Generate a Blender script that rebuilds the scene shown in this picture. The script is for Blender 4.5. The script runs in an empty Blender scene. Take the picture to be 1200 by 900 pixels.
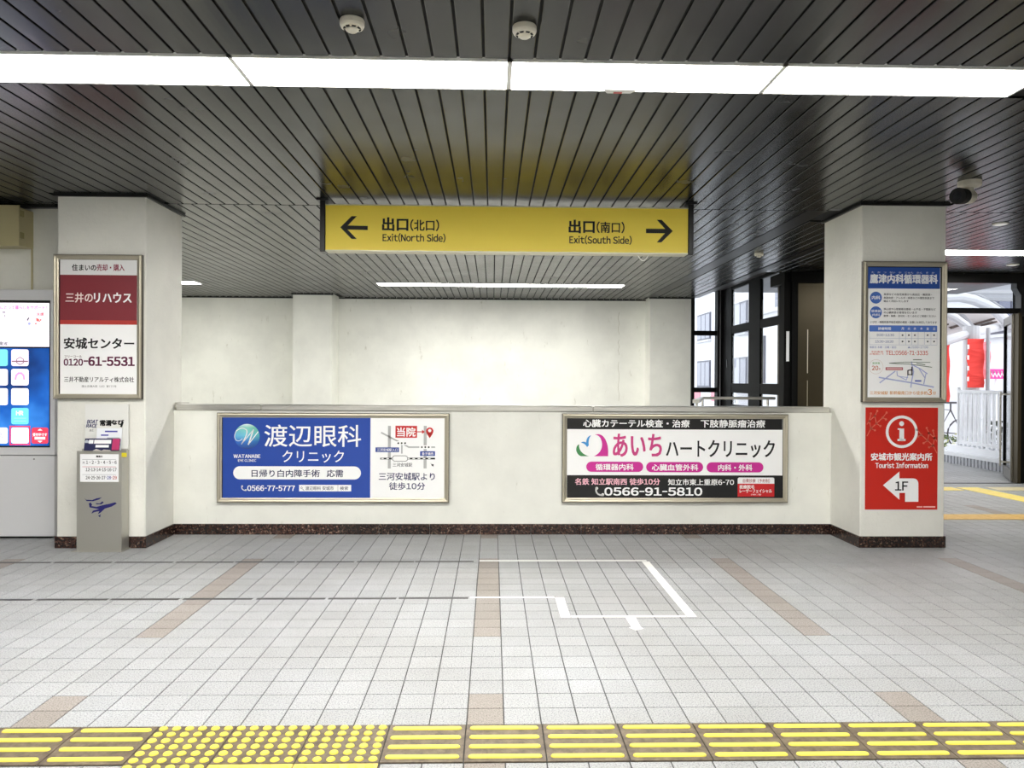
import bpy, bmesh, math, random
from mathutils import Vector, Matrix
random.seed(7)
SC = bpy.context.scene
COL = SC.collection

# ------------------------------------------------------------------ camera, world, exposure
YAW, PIT, ROL, FPX, CH = 0.02573, -0.00456, 0.00512, 893.3, 1.378
_cy, _sy, _cp, _sp, _cr, _sr = math.cos(YAW), math.sin(YAW), math.cos(PIT), math.sin(PIT), math.cos(ROL), math.sin(ROL)
FW = Vector((_sy*_cp, _cy*_cp, _sp)); RT0 = Vector((_cy, -_sy, 0)); UP0 = RT0.cross(FW)
RT = RT0*_cr + UP0*_sr; UP = -RT0*_sr + UP0*_cr
cam = bpy.data.cameras.new('camera'); cam.sensor_width = 36; cam.lens = FPX/1200*36; cam.clip_end = 300
co = bpy.data.objects.new('camera', cam); COL.objects.link(co); SC.camera = co
co.matrix_world = Matrix(((RT.x, UP.x, -FW.x, 0), (RT.y, UP.y, -FW.y, 0), (RT.z, UP.z, -FW.z, CH), (0, 0, 0, 1)))

W = bpy.data.worlds.new('overcast_sky'); SC.world = W; W.use_nodes = True
W.node_tree.nodes['Background'].inputs[0].default_value = (0.93, 0.96, 1.0, 1)
W.node_tree.nodes['Background'].inputs[1].default_value = 0.7
SC.view_settings.view_transform = 'Standard'; SC.view_settings.look = 'None'
SC.view_settings.gamma = 1.0; SC.view_settings.use_curve_mapping = False
SC.view_settings.exposure = 2.0
LAMP = 9.5            # radiance of the fluorescent diffusers

def ray(x, y): return FW + RT*((x-600)/FPX) + UP*((450-y)/FPX)
def at(x, y, Y):      # photograph pixel -> (X, Z) on the wall plane at depth Y
    d = ray(x, y); t = Y/d.y
    return (d.x*t, CH + d.z*t)

# ------------------------------------------------------------------ materials
def srgb(c):
    return tuple((v/255/12.92 if v <= 10 else ((v/255+.055)/1.055)**2.4) for v in c)
_mats = {}
def mat(name, rgb, rough=.5, metal=0., emit=0., spec=.5, coat=0., trans=0.):
    if name in _mats: return _mats[name]
    m = bpy.data.materials.new(name); m.use_nodes = True; _mats[name] = m
    b = m.node_tree.nodes['Principled BSDF']; c = (*srgb(rgb), 1)
    b.inputs['Base Color'].default_value = c; b.inputs['Roughness'].default_value = rough
    b.inputs['Metallic'].default_value = metal; b.inputs['Specular IOR Level'].default_value = spec
    b.inputs['Coat Weight'].default_value = coat; b.inputs['Coat Roughness'].default_value = .05
    if emit:
        if name.startswith('screen'): emit *= .33
        b.inputs['Emission Color'].default_value = c; b.inputs['Emission Strength'].default_value = emit
    return m
def nd(m, t, **kw):
    n = m.node_tree.nodes.new(t)
    for k, v in kw.items():
        if k in n.inputs.keys() if hasattr(n.inputs, 'keys') else False: n.inputs[k].default_value = v
        else: setattr(n, k, v)
    return n
def lk(m, a, b): m.node_tree.links.new(a, b)
def bsdf(m): return m.node_tree.nodes['Principled BSDF']
def ramp(m, fac, stops):
    r = nd(m, 'ShaderNodeValToRGB'); e = r.color_ramp.elements
    while len(e) > len(stops): e.remove(e[-1])
    while len(e) < len(stops): e.new(1)
    for i, (p, c) in enumerate(stops): e[i].position = p; e[i].color = (*srgb(c), 1)
    lk(m, fac, r.inputs[0]); return r
def pos(m, scale=(1, 1, 1)):
    g = nd(m, 'ShaderNodeNewGeometry'); mp = nd(m, 'ShaderNodeMapping'); mp.inputs['Scale'].default_value = scale
    lk(m, g.outputs['Position'], mp.inputs[0]); return mp.outputs[0]
def noise(m, vec, scale, detail=4, rough=.5):
    n = nd(m, 'ShaderNodeTexNoise'); n.inputs['Scale'].default_value = scale
    n.inputs['Detail'].default_value = detail; n.inputs['Roughness'].default_value = rough
    lk(m, vec, n.inputs['Vector']); return n.outputs['Fac']
def bump(m, h, strength, dist=.01):
    b = nd(m, 'ShaderNodeBump'); b.inputs['Strength'].default_value = strength; b.inputs['Distance'].default_value = dist
    lk(m, h, b.inputs['Height']); lk(m, b.outputs[0], bsdf(m).inputs['Normal'])
def mixc(m, f, a, b, mode='MIX'):
    x = nd(m, 'ShaderNodeMix', data_type='RGBA'); x.blend_type = mode
    for s, v in ((x.inputs[0], f), (x.inputs[6], a), (x.inputs[7], b)):
        if hasattr(v, 'type') and not isinstance(v, (tuple, float, int)): lk(m, v, s)
        else: s.default_value = v
    return x.outputs[2]

def wall_mat(name, c, bs=.35):
    m = mat(name, c, .55, spec=.4); p = pos(m)
    n1 = noise(m, p, 1.1, 5, .6); r1 = ramp(m, n1, [(.3, tuple(v*.93 for v in c)), (.62, c)])
    n3 = noise(m, pos(m, (1, 1, .28)), 11, 6, .75); r3 = ramp(m, n3, [(.29, (200, 196, 184)), (.37, (255, 255, 255))])
    lk(m, mixc(m, .5, r1.outputs[0], r3.outputs[0], 'MULTIPLY'), bsdf(m).inputs['Base Color'])
    bump(m, noise(m, p, 38, 5, .65), bs, .006); return m
WALL = wall_mat('painted_plaster', (240, 240, 232))
WALLF = wall_mat('painted_parapet', (243, 243, 235), .2)
WALLP = wall_mat('painted_pillar', (238, 237, 229), .6)
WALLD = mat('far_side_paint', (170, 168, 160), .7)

# granite floor tile, speckled, every tile a slightly different tone
def tile_mat(name, c, lo):
    m = mat(name, c, .5, spec=.25); g = nd(m, 'ShaderNodeNewGeometry')
    s = nd(m, 'ShaderNodeVectorMath', operation='SNAP'); s.inputs[1].default_value = (.15, .15, 10)
    ofs = nd(m, 'ShaderNodeVectorMath', operation='ADD'); ofs.inputs[1].default_value = (.0965, .0000, 0)
    ofs.inputs[1].default_value = (.0965, -.0487+.15*.0, 5)
    lk(m, g.outputs['Position'], ofs.inputs[0]); lk(m, ofs.outputs[0], s.inputs[0])
    wn = nd(m, 'ShaderNodeTexWhiteNoise'); lk(m, s.outputs[0], wn.inputs['Vector'])
    rt = ramp(m, wn.outputs['Value'], [(0, tuple(v*.955 for v in c)), (1, c)])
    n = noise(m, g.outputs['Position'], 150, 3, .8)
    r = ramp(m, n, [(.36, lo), (.52, (255, 255, 255))])
    n2 = noise(m, g.outputs['Position'], .8, 4, .6)
    r2 = ramp(m, n2, [(.35, (236, 234, 230)), (.65, (255, 255, 255))])
    a = mixc(m, .8, rt.outputs[0], r.outputs[0], 'MULTIPLY')
    lk(m, mixc(m, 1.0, a, r2.outputs[0], 'MULTIPLY'), bsdf(m).inputs['Base Color'])
    bump(m, n, .15, .002); return m
TILE = tile_mat('granite_tile', (184, 186, 188), (132, 134, 138))
TILEB = tile_mat('brown_granite_tile', (167, 160, 154), (134, 126, 120))
GROUT = mat('grout', (74, 74, 73), .9)
def plank_mat():
    m = mat('dark_metal_plank', (56, 57, 57), .24, .7, spec=.5)
    p = pos(m, (1, .25, 1)); n = noise(m, p, 9, 5, .6)
    r = ramp(m, n, [(.3, (51, 52, 53)), (.7, (60, 61, 62))]); lk(m, r.outputs[0], bsdf(m).inputs['Base Color'])
    rr = nd(m, 'ShaderNodeMapRange'); rr.inputs[3].default_value = .17; rr.inputs[4].default_value = .32
    lk(m, noise(m, pos(m), 3, 4), rr.inputs[0]); lk(m, rr.outputs[0], bsdf(m).inputs['Roughness'])
    return m
PLANK = plank_mat()
BLACK = mat('black_gap', (10, 10, 10), .8)
BLKM = mat('black_metal', (14, 14, 15), .35, spec=.5)
FRAMEB = mat('dark_bronze_frame', (9, 9, 9), .6, spec=.12)
BRONZE = mat('bronze_cladding', (72, 65, 50), .38, .7)
def steel_mat():
    m = mat('stainless_steel', (206, 204, 198), .3, .8)
    p = pos(m, (.6, 1, 12)); n = noise(m, p, 4, 4, .6)
    r = ramp(m, n, [(.3, (188, 186, 180)), (.7, (222, 220, 214))]); lk(m, r.outputs[0], bsdf(m).inputs['Base Color']); return m
STEEL = steel_mat()
SATIN = mat('satin_stand_steel', (188, 186, 178), .42, .75)
CHAMP = mat('champagne_aluminium', (190, 183, 164), .35, .6)
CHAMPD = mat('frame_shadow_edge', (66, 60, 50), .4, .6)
def granite_mat():
    m = mat('terrazzo_skirting', (60, 42, 38), .25, spec=.6); p = pos(m)
    v = nd(m, 'ShaderNodeTexVoronoi'); v.inputs['Scale'].default_value = 85; lk(m, p, v.inputs['Vector'])
    w = nd(m, 'ShaderNodeTexWhiteNoise'); lk(m, v.outputs['Color'], w.inputs['Vector'])
    r = ramp(m, w.outputs['Value'], [(0, (20, 13, 12)), (.35, (48, 31, 28)), (.65, (70, 50, 45)), (.9, (94, 76, 66)), (1, (150, 134, 118))])
    s = nd(m, 'ShaderNodeVectorMath', operation='SNAP'); s.inputs[1].default_value = (.45, 3, 3); lk(m, p, s.inputs[0])
    w2 = nd(m, 'ShaderNodeTexWhiteNoise'); lk(m, s.outputs[0], w2.inputs['Vector'])
    r2 = ramp(m, w2.outputs['Value'], [(0, (150, 150, 140)), (1, (255, 235, 230))])
    lk(m, mixc(m, 1., r.outputs[0], r2.outputs[0], 'MULTIPLY'), bsdf(m).inputs['Base Color']); return m
GRAN = granite_mat()
LIGHTM = mat('lit_diffuser', (255, 253, 248), .5, emit=LAMP)
WHITEM = mat('white_enamel', (232, 232, 228), .4)
IVORY = mat('ivory_plastic', (216, 211, 196), .45)
BEIGE = mat('beige_enamel', (190, 180, 138), .45)
BEIGED = mat('beige_enamel_side', (150, 141, 96), .5)
KGREY = mat('grey_kiosk_enamel', (226, 226, 228), .4)
YEL = mat('tactile_yellow', (238, 220, 92), .5, spec=.3)
def worn(name, a, b):
    m = mat(name, a, .5); r = ramp(m, noise(m, pos(m), 22, 5, .7), [(.35, b), (.65, a)])
    lk(m, r.outputs[0], bsdf(m).inputs['Base Color']); return m
TBASE = worn('worn_tactile_base', (120, 107, 88), (78, 66, 54))
TBASEY = worn('yellow_tactile_base', (232, 208, 110), (196, 164, 80))
OCHRE = worn('ochre_tactile', (222, 186, 104), (202, 158, 74))
TAPEW = mat('white_tape', (240, 240, 236), .5)
TAPEB = worn('black_tape', (44, 43, 42), (72, 70, 68))
def glass(name='clear_glass', tint=(1, 1, 1), gl=.08):
    m = bpy.data.materials.new(name); m.use_nodes = True; nt = m.node_tree; nt.nodes.clear()
    o = nt.nodes.new('ShaderNodeOutputMaterial'); t = nt.nodes.new('ShaderNodeBsdfTransparent'); t.inputs[0].default_value = (*tint, 1)
    g = nt.nodes.new('ShaderNodeBsdfGlossy'); g.inputs['Roughness'].default_value = .01
    f = nt.nodes.new('ShaderNodeFresnel'); f.inputs[0].default_value = 1.5
    x = nt.nodes.new('ShaderNodeMixShader'); ge = nt.nodes.new('ShaderNodeNewGeometry'); iv = nt.nodes.new('ShaderNodeMath'); iv.operation = 'SUBTRACT'; iv.inputs[0].default_value = 1
    mu = nt.nodes.new('ShaderNodeMath'); mu.operation = 'MULTIPLY'; nt.links.new(ge.outputs['Backfacing'], iv.inputs[1]); nt.links.new(iv.outputs[0], mu.inputs[0]); nt.links.new(f.outputs[0], mu.inputs[1])
    nt.links.new(mu.outputs[0], x.inputs[0]); nt.links.new(t.outputs[0], x.inputs[1])
    nt.links.new(g.outputs[0], x.inputs[2]); nt.links.new(x.outputs[0], o.inputs[0]); return m
GLASS = glass('clear_glass', (.93, .95, .96))
_pr = {}
def P(r, g, b):       # printed ink
    k = (r, g, b)
    if k not in _pr: _pr[k] = mat('print_%02x%02x%02x' % k, k, .4, spec=.3, coat=.25)
    return _pr[k]
def S(r, g, b, e=1.0): # lit screen colour
    k = ('s', r, g, b)
    if k not in _pr: _pr[k] = mat('screen_%02x%02x%02x' % (r, g, b), (r, g, b), .2, emit=e)
    return _pr[k]

# ------------------------------------------------------------------ helpers
ORI = {}
def link(name, data, parent=None):
    o = bpy.data.objects.new(name, data); COL.objects.link(o)
    if parent: o.parent = parent; ORI[o.name] = ORI.get(parent.name, Vector((0, 0, 0)))
    return o
def thing(name, label, cat, loc, group=None):
    o = bpy.data.objects.new(name, None); COL.objects.link(o); o.location = loc; o.empty_display_size = .1
    o['label'] = label; o['category'] = cat
    if group: o['group'] = group
    ORI[o.name] = Vector(loc); return o
def tag(o, label, cat, group=None, kind=None):
    o['label'] = label; o['category'] = cat
    if group: o['group'] = group
    if kind: o['kind'] = kind
    return o
def setting(name, label=None):
    o = bpy.data.objects.new(name, None); COL.objects.link(o); o['kind'] = 'structure'
    if label: o['label'] = label
    ORI[o.name] = Vector((0, 0, 0)); return o
def copy_tree(o, parent=None, dloc=None):
    c = o.copy(); COL.objects.link(c)
    if parent: c.parent = parent
    if dloc is not None: c.location = o.location + Vector(dloc)
    for ch in list(o.children): copy_tree(ch, c)
    return c
class MB:
    def __init__(s): s.v = []; s.f = []
    def add(s, vs, fs):
        n = len(s.v); s.v += [tuple(v) for v in vs]; s.f += [tuple(i+n for i in f) for f in fs]; return s
    def box(s, x0, x1, y0, y1, z0, z1):
        return s.add([(x0,y0,z0),(x1,y0,z0),(x1,y1,z0),(x0,y1,z0),(x0,y0,z1),(x1,y0,z1),(x1,y1,z1),(x0,y1,z1)],
                     [(0,3,2,1),(4,5,6,7),(0,1,5,4),(1,2,6,5),(2,3,7,6),(3,0,4,7)])
    def loft(s, rings, cap=True):
        n = len(rings[0]); vs = [p for r in rings for p in r]; fs = []
        for k in range(len(rings)-1):
            for i in range(n): a = k*n+i; b = k*n+(i+1) % n; fs.append((a, b, b+n, a+n))
        if cap: fs += [tuple(range(n-1, -1, -1)), tuple((len(rings)-1)*n+i for i in range(n))]
        return s.add(vs, fs)
    def tube(s, pts, r, n=8):
        pts = [Vector(p) for p in pts]; rings = []; rr = r if isinstance(r, (list, tuple)) else [r]*len(pts)
        for i, p in enumerate(pts):
            d = (pts[min(i+1, len(pts)-1)] - pts[max(i-1, 0)]).normalized()
            u = d.cross(Vector((0, 0, 1)) if abs(d.z) < .9 else Vector((1, 0, 0))).normalized(); w = d.cross(u)
            rings.append([p + (u*math.cos(a) + w*math.sin(a))*rr[i] for a in [2*math.pi*j/n for j in range(n)]])
        return s.loft(rings)
    def lathe(s, c, prof, n=24):  # profile (r, z) about a vertical axis
        return s.loft([[(c[0]+r*math.cos(2*math.pi*j/n), c[1]+r*math.sin(2*math.pi*j/n), c[2]+z) for j in range(n)] for r, z in prof])
    def prism(s, poly, axis, a, b):   # polygon (two coordinates) swept along axis from a to b
        f = {'x': lambda p, t: (t, p[0], p[1]), 'y': lambda p, t: (p[0], t, p[1]), 'z': lambda p, t: (p[0], p[1], t)}[axis]
        return s.loft([[f(p, a) for p in poly], [f(p, b) for p in poly]])
    def bbox(s, x0, x1, y0, y1, z0, z1, c=.004):  # box with chamfered upright and top edges
        def ring(z, i): return [(x0+i+c,y0+i,z),(x1-i-c,y0+i,z),(x1-i,y0+i+c,z),(x1-i,y1-i-c,z),(x1-i-c,y1-i,z),(x0+i+c,y1-i,z),(x0+i,y1-i-c,z),(x0+i,y0+i+c,z)]
        return s.loft([ring(z0, c), ring(z0+c, 0), ring(z1-c, 0), ring(z1, c)])
    def mesh(s, name, m, off=Vector((0, 0, 0))):
        me = bpy.data.meshes.new(name); me.from_pydata([(v[0]-off[0], v[1]-off[1], v[2]-off[2]) for v in s.v], [], s.f)
        b = bmesh.new(); b.from_mesh(me); bmesh.ops.recalc_face_normals(b, faces=b.faces); b.to_mesh(me); b.free()
        me.materials.append(m); return me
    def build(s, name, m, parent=None, label=None, smooth=False):
        off = ORI.get(parent.name, Vector((0, 0, 0))) if parent else Vector((0, 0, 0))
        me = s.mesh(name, m, off)
        if smooth:
            for p in me.polygons: p.use_smooth = True
        o = link(name, me, parent)
        if label: o['label'] = label
        return o
def struct(name, mb, m, label=None):
    o = mb.build(name, m); o['kind'] = 'structure'
    if label: o['label'] = label
    return o
def flat(name, polys, m, parent, Y):  # flat print lying on the plane Y=const; polys in (X, Z)
    off = ORI.get(parent.name, Vector((0, 0, 0))); vs = []; fs = []
    for poly in polys:
        a = sum(poly[i][0]*poly[(i+1) % len(poly)][1]-poly[(i+1) % len(poly)][0]*poly[i][1] for i in range(len(poly)))
        if a < 0: poly = poly[::-1]
        n = len(vs); vs += [(p[0]-off.x, Y-off.y, p[1]-off.z) for p in poly]; fs.append(tuple(range(n, n+len(poly))))
    me = bpy.data.meshes.new(name); me.from_pydata(vs, [], fs); me.materials.append(m)
    return link(name, me, parent)
def rectp(x0, y0, x1, y1, Y):         # upright rectangle of the print from its pixel box
    a = at(x0, (y0+y1)/2, Y)[0]; b = at(x1, (y0+y1)/2, Y)[0]; t = at((x0+x1)/2, y0, Y)[1]; u = at((x0+x1)/2, y1, Y)[1]
    return (a, b, u, t)
def R4(x0, y0, x1, y1, Y):
    a, b, u, t = rectp(x0, y0, x1, y1, Y); return [(a, u), (b, u), (b, t), (a, t)]
def rrect(x0, y0, x1, y1, Y, k=.5, n=6):
    a, b, u, t = rectp(x0, y0, x1, y1, Y); r = (t-u)*k; o = []
    for cx, cz, s in ((b-r, u+r, -90), (b-r, t-r, 0), (a+r, t-r, 90), (a+r, u+r, 180)):
        for j in range(n+1): g = math.radians(s+90*j/n); o.append((cx+r*math.cos(g), cz+r*math.sin(g)))
    return o
def disc(x, y, r, Y, n=32):
    c = at(x, y, Y); q = r*Y/FPX; return [(c[0]+q*math.cos(2*math.pi*j/n), c[1]+q*math.sin(2*math.pi*j/n)) for j in range(n)]
def stroke(pts, w, Y):                # px polyline -> quads of width w px
    out = []
    for (x0, y0), (x1, y1) in zip(pts, pts[1:]):
        L = math.hypot(x1-x0, y1-y0) or 1; nx, ny = -(y1-y0)/L*w/2, (x1-x0)/L*w/2; ex, ey = (x1-x0)/L*w*.2, (y1-y0)/L*w*.2
        out.append([at(x0-ex+nx, y0-ey+ny, Y), at(x1+ex+nx, y1+ey+ny, Y), at(x1+ex-nx, y1+ey-ny, Y), at(x0-ex-nx, y0-ey-ny, Y)])
    return out
def pxpoly(pts, Y): return [at(x, y, Y) for x, y in pts]
_tc = bpy.data.curves.new('lettering', 'FONT'); _to = bpy.data.objects.new('lettering', _tc)
_tc.resolution_u = 3; _gl = {}
def glyph(ch):
    if ch in _gl: return _gl[ch]
    COL.objects.link(_to); _tc.body = ch; _tc.size = 1
    dg = bpy.context.evaluated_depsgraph_get(); dg.update()
    me = bpy.data.meshes.new_from_object(_to.evaluated_get(dg)); COL.objects.unlink(_to)
    _gl[ch] = ([(v.co.x, v.co.y) for v in me.vertices], [tuple(p.vertices) for p in me.polygons])
    bpy.data.meshes.remove(me); return _gl[ch]
def text(body, x0, y0, x1, y1, Y, m, parent, bold=.012, shear=0., name='lettering'):
    a, b, u, t = rectp(x0, y0, x1, y1, Y); off = ORI.get(parent.name, Vector((0, 0, 0)))
    if m is not WH: bold += .011
    V = []; F = []; x = 0
    for ch in body:
        if ch == ' ': x += .30; continue
        if ch == '　': x += 1; continue
        half = 33 <= ord(ch) <= 126 or ch in '･～'
        g, f = glyph(chr(ord(ch)+0xFEE0) if 33 <= ord(ch) <= 126 else ch)
        if not g: x += .3; continue
        lo = min(p[0] for p in g); hi = max(p[0] for p in g); k = 1.
        if ch == '-': k = .42
        if ch == '～': k = .5
        n = len(V)
        if half: V += [(x+.05+(p[0]-lo)*k, p[1]) for p in g]; x += (hi-lo)*k+.10
        else: V += [(x+p[0], p[1]) for p in g]; x += 1
        F += [tuple(q+n for q in h) for h in f]
    if shear: V = [(p[0]+p[1]*shear, p[1]) for p in V]
    xs = [p[0] for p in V]; ys = [p[1] for p in V]; lx, hx, ly, hy = min(xs), max(xs), min(ys), max(ys)
    sx = (b-a)/(hx-lx); sz = (t-u)/(hy-ly); e = bold*1.15*min(sx, sz)
    shifts = [(0, 0)] if bold < .003 else [(e, e*.7), (-e, e*.7), (e, -e*.7), (-e, -e*.7), (0, 0)]
    vs = []; fs = []
    for q, (dx, dz) in enumerate(shifts):
        n = len(vs); vs += [(a+(p[0]-lx)*sx+dx-off.x, Y-.001-q*.00001-off.y, u+(p[1]-ly)*sz+dz-off.z) for p in V]; fs += [tuple(w+n for w in h) for h in F]
    me = bpy.data.meshes.new(name); me.from_pydata(vs, [], fs); me.materials.append(m)
    return link(name, me, parent)

CEIL = 2.872
# ------------------------------------------------------------------ floor
X0, Y0, T = -.0965, 3.0487, .15
fl = setting('floor', 'pale granite tile concourse floor')
MB().box(-9, 9, -6, 6.9, -.15, -.0035).box(3.05, 9, 6.9, 13.4, -.15, -.0035).build('screed', GROUT, fl)
MB().box(-9, 9, -6, .45, -.0034, 0).build('plain_floor', TILE, fl)
def rect_in(x, y):
    if 2.72 < y < 3.06 and -2.9 < x < 3.5: return False
    if 1.8 < y < 2.73 and -1.32 < x < -.39: return False
    if y > 6.88 and x < 3.05: return False
    return True
cells = []
for j in range(-18, 69):
    for i in range(-58, 62):
        cx, cy = X0+T*(i+.5), Y0+T*(j+.5) - (.0037*2 if j < 0 else 0)
        if cx < -8.8 or cx > 8.9 or not rect_in(cx, cy): continue
        if cy > 10.35 and cx < 4.6: continue
        if cx < -5.4 and cy > 4: continue
        d = Vector((cx, cy, -CH)); z = d.dot(FW)
        px = 600+FPX*d.dot(RT)/z if z > 0 else -999; py = 450-FPX*d.dot(UP)/z if z > 0 else 9999
        vis = -30 < px < 1230 and py < 915
        cells.append((i, j, cx, cy, (1/(z*z*z)) if vis and z > 0 else 0))
brown = set()
for c in (-24, -12, 0, 12, 24, 36):
    for r0, r1 in ((-3, 2), (7, 19), (24, 36)):
        for r in range(r0, r1): brown.add((c, r))
cells.sort(key=lambda c: -c[4])
def tmesh(m):
    g = .0024; h = T/2-g
    b = MB(); b.loft([[(-h,-h,-.003),(h,-h,-.003),(h,h,-.003),(-h,h,-.003)], [(-h,-h,-.0008),(h,-h,-.0008),(h,h,-.0008),(-h,h,-.0008)],
                      [(-h+.001,-h+.001,0),(h-.001,-h+.001,0),(h-.001,h-.001,0),(-h+.001,h-.001,0)]])
    return b.mesh('floor_tile', m)
tm, tmb = tmesh(TILE), tmesh(TILEB)
for i, j, cx, cy, a in cells[:300]:
    o = link('floor_tile', tmb if (i, j) in brown else tm, fl); o.location = (cx, cy, 0)
rest = {0: ([], []), 1: ([], [])}
for i, j, cx, cy, a in cells[300:]:
    vs, fs = rest[1 if (i, j) in brown else 0]; n = len(vs); h = T/2-.0024
    vs += [(cx-h,cy-h,-.003),(cx+h,cy-h,-.003),(cx+h,cy+h,-.003),(cx-h,cy+h,-.003),(cx-h+.001,cy-h+.001,0),(cx+h-.001,cy-h+.001,0),(cx+h-.001,cy+h-.001,0),(cx-h+.001,cy+h-.001,0)]
    fs += [(n+4,n+5,n+6,n+7),(n,n+1,n+5,n+4),(n+1,n+2,n+6,n+5),(n+2,n+3,n+7,n+6),(n+3,n,n+4,n+7)]
me = bpy.data.meshes.new('distant_floor_tiles')
va, fa = rest[0]; vb, fb = rest[1]; n = len(va)
me.from_pydata(va+vb, [], fa+[tuple(k+n for k in f) for f in fb]); me.materials.append(TILE); me.materials.append(TILEB)
for k, p in enumerate(me.polygons): p.material_index = 1 if k >= len(fa) else 0
o = link('distant_floor_tiles', me, fl); o['kind'] = 'stuff'

# ------------------------------------------------------------------ ceiling of dark metal planks
ce = setting('ceiling', 'dark glossy metal plank ceiling')
MB().box(-9, 3.6, -6, 14.4, CEIL+.012, CEIL+.2).box(3.6, 9, -6, 10.3, CEIL+.012, CEIL+.2).build('ceiling_backing', BLACK, ce)
PW = .1181; XC = -1.937; GAP = .012
def plank(xc, y0, y1, w=None):
    w = (w or PW)-GAP; h = w/2
    b = MB(); b.prism([(xc-h, CEIL+.016), (xc-h, CEIL+.002), (xc-h+.003, CEIL), (xc-h*.3, CEIL-.0006), (xc+h*.3, CEIL-.0006), (xc+h-.003, CEIL), (xc+h, CEIL+.002), (xc+h, CEIL+.016)], 'y', y0, y1)
    b.build('ceiling_plank', PLANK, ce)
npl = 0
def inpillar(x): return -3.56 < x < -2.8 or 3.05 < x < 3.8
for k in range(-34, 74):
    x = XC+PW*(k+.5)
    if -4.2 < x < 4.6: plank(x, -1.2, 3.545); npl += 1
for k in range(-34, 80):
    x = XC+PW*(k+.5)
    if -5.0 < x < 6.7:
        plank(x, 3.935, 6.24 if inpillar(x) else 6.576); npl += 1
XB = -4.66 ; x = 2.735-PW/2
while x > -5.55:
    plank(x, 6.592, 13.94 if not(-3.5 < x < -2.75) else 13.35); x -= PW; npl += 1
for k in range(5):
    plank(2.94+PW*(k+.5), 7.03, 13.52); npl += 1
x = 3.68+PW*.5
while x < 7.35:
    plank(x, 7.03 if x < 3.8 else 6.592, 10.27); x += PW; npl += 1
MB().box(2.745, 2.925, 6.592, 13.55, CEIL+.002, CEIL+.014).build('ceiling_channel', BLKM, ce, 'black recessed channel between the planks')
MB().box(3.545, 3.665, 7.03, 13.5, CEIL-.004, CEIL+.014).build('ceiling_channel', BLKM, ce, 'black recessed channel between the planks')
MB().box(-9, -5.0, 3.9, 6.72, CEIL, CEIL+.014).box(-9, -4.2, -6, 3.5, CEIL, CEIL+.014).box(4.6, 9, -6, 3.5, CEIL, CEIL+.014).box(-4.2, 4.6, -6, -1.2, CEIL, CEIL+.014).box(6.7, 9, 3.95, 6.6, CEIL, CEIL+.014).build('plain_ceiling', PLANK, ce)
# raised soffit beside the window wall
struct('trim_1', MB().box(3.62, 4.5, 10.3, 13.8, CEIL+.14, CEIL+.3).box(3.6, 3.66, 10.3, 13.6, CEIL, CEIL+.15), BLKM, 'dark soffit above the stair windows')

# ------------------------------------------------------------------ light fittings
def light_module(x0, y0, y1, label, group, L=1.30):
    t = thing('ceiling_light', label, 'ceiling light', (x0, y0, CEIL), group)
    MB().box(x0+.012, x0+L-.012, y0+.012, y1-.012, CEIL-.001, CEIL+.008).build('diffuser', LIGHTM, t)
    z0, z1 = CEIL-.006, CEIL+.012
    MB().box(x0, x0+L, y0, y0+.012, z0, z1).box(x0, x0+L, y1-.012, y1, z0, z1).box(x0, x0+.012, y0, y1, z0, z1).box(x0+L-.012, x0+L, y0, y1, z0, z1).build('light_frame', WHITEM, t)
    return t
G1 = 'long row of lights over the front of the concourse'
row1 = []
labs = {-1: 'white strip light at the far left of the front row', 0: 'white strip light left of centre in the front ceiling row', 1: 'white strip light of the front row carrying a small red-lettered plate', 2: 'rightmost white strip light of the front ceiling row'}
for k in range(-2, 3):
    lab = labs.get(k-0, None)
    x0 = .075+1.3*(k-1)+1.3*0
    lab = {-2: 'white strip light of the front row running out of view to the left', -1: 'leftmost fully lit strip light of the front ceiling row', 0: 'white strip light left of centre in the front ceiling row', 1: 'white strip light of the front row carrying a small red-lettered plate', 2: 'rightmost white strip light of the front ceiling row'}[k]
    row1.append(light_module(x0, 3.56, 3.915, lab, G1))
t = row1[3]
MB().prism([(.55, 3.85), (.73, 3.85), (.70, 3.905), (.58, 3.905)], 'z', CEIL-.018, CEIL-.006).build('sensor_plate', WHITEM, t, 'small white plate under the strip light')
MB().box(.612, .655, 3.885, 3.902, CEIL-.0205, CEIL-.017).build('red_marking', P(190, 60, 60), t, 'small red marking')
G2 = 'strip lights over the stairwell by the back wall'
base = light_module(-1.80, 11.78, 12.12, 'left strip light of the three along the back of the stairwell', G2, 1.285)
for k, w in ((1, 'middle'), (2, 'right')):
    c = copy_tree(base, dloc=(1.285*k, 0, 0)); c['label'] = w+' strip light of the three along the back of the stairwell'
c = copy_tree(base, dloc=(-4.05, 0, 0)); c['label'] = 'strip light end peeping out behind the left pillar'
G3 = 'strip lights hidden behind the yellow exit sign'
for k, w in ((0, 'left'), (1, 'middle'), (2, 'right')):
    c = copy_tree(base, dloc=(1.285*k, -3.35, 0)); c['group'] = G3; c['label'] = w+' strip light hidden behind the hanging exit sign'
for k, w in ((0, 'nearer the right pillar'), (1, 'running out of view on the right')):
    c = copy_tree(base, dloc=(6.62+1.285*k, -3.35, 0)); c['group'] = 'corridor strip lights'; c['label'] = 'strip light over the exit corridor, '+w
for r, yy in enumerate((-.6, -4.2)):
    for k in range(-3, 4):
        c = copy_tree(base, dloc=(1.3*k+1.2, yy-11.78, 0)); c['group'] = 'strip lights behind the viewer'; c['label'] = ('first', 'second', 'third', 'middle', 'fifth', 'sixth', 'last')[k+3]+' strip light from the left in the '+('nearer', 'farther')[r]+' row behind the viewer'
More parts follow.
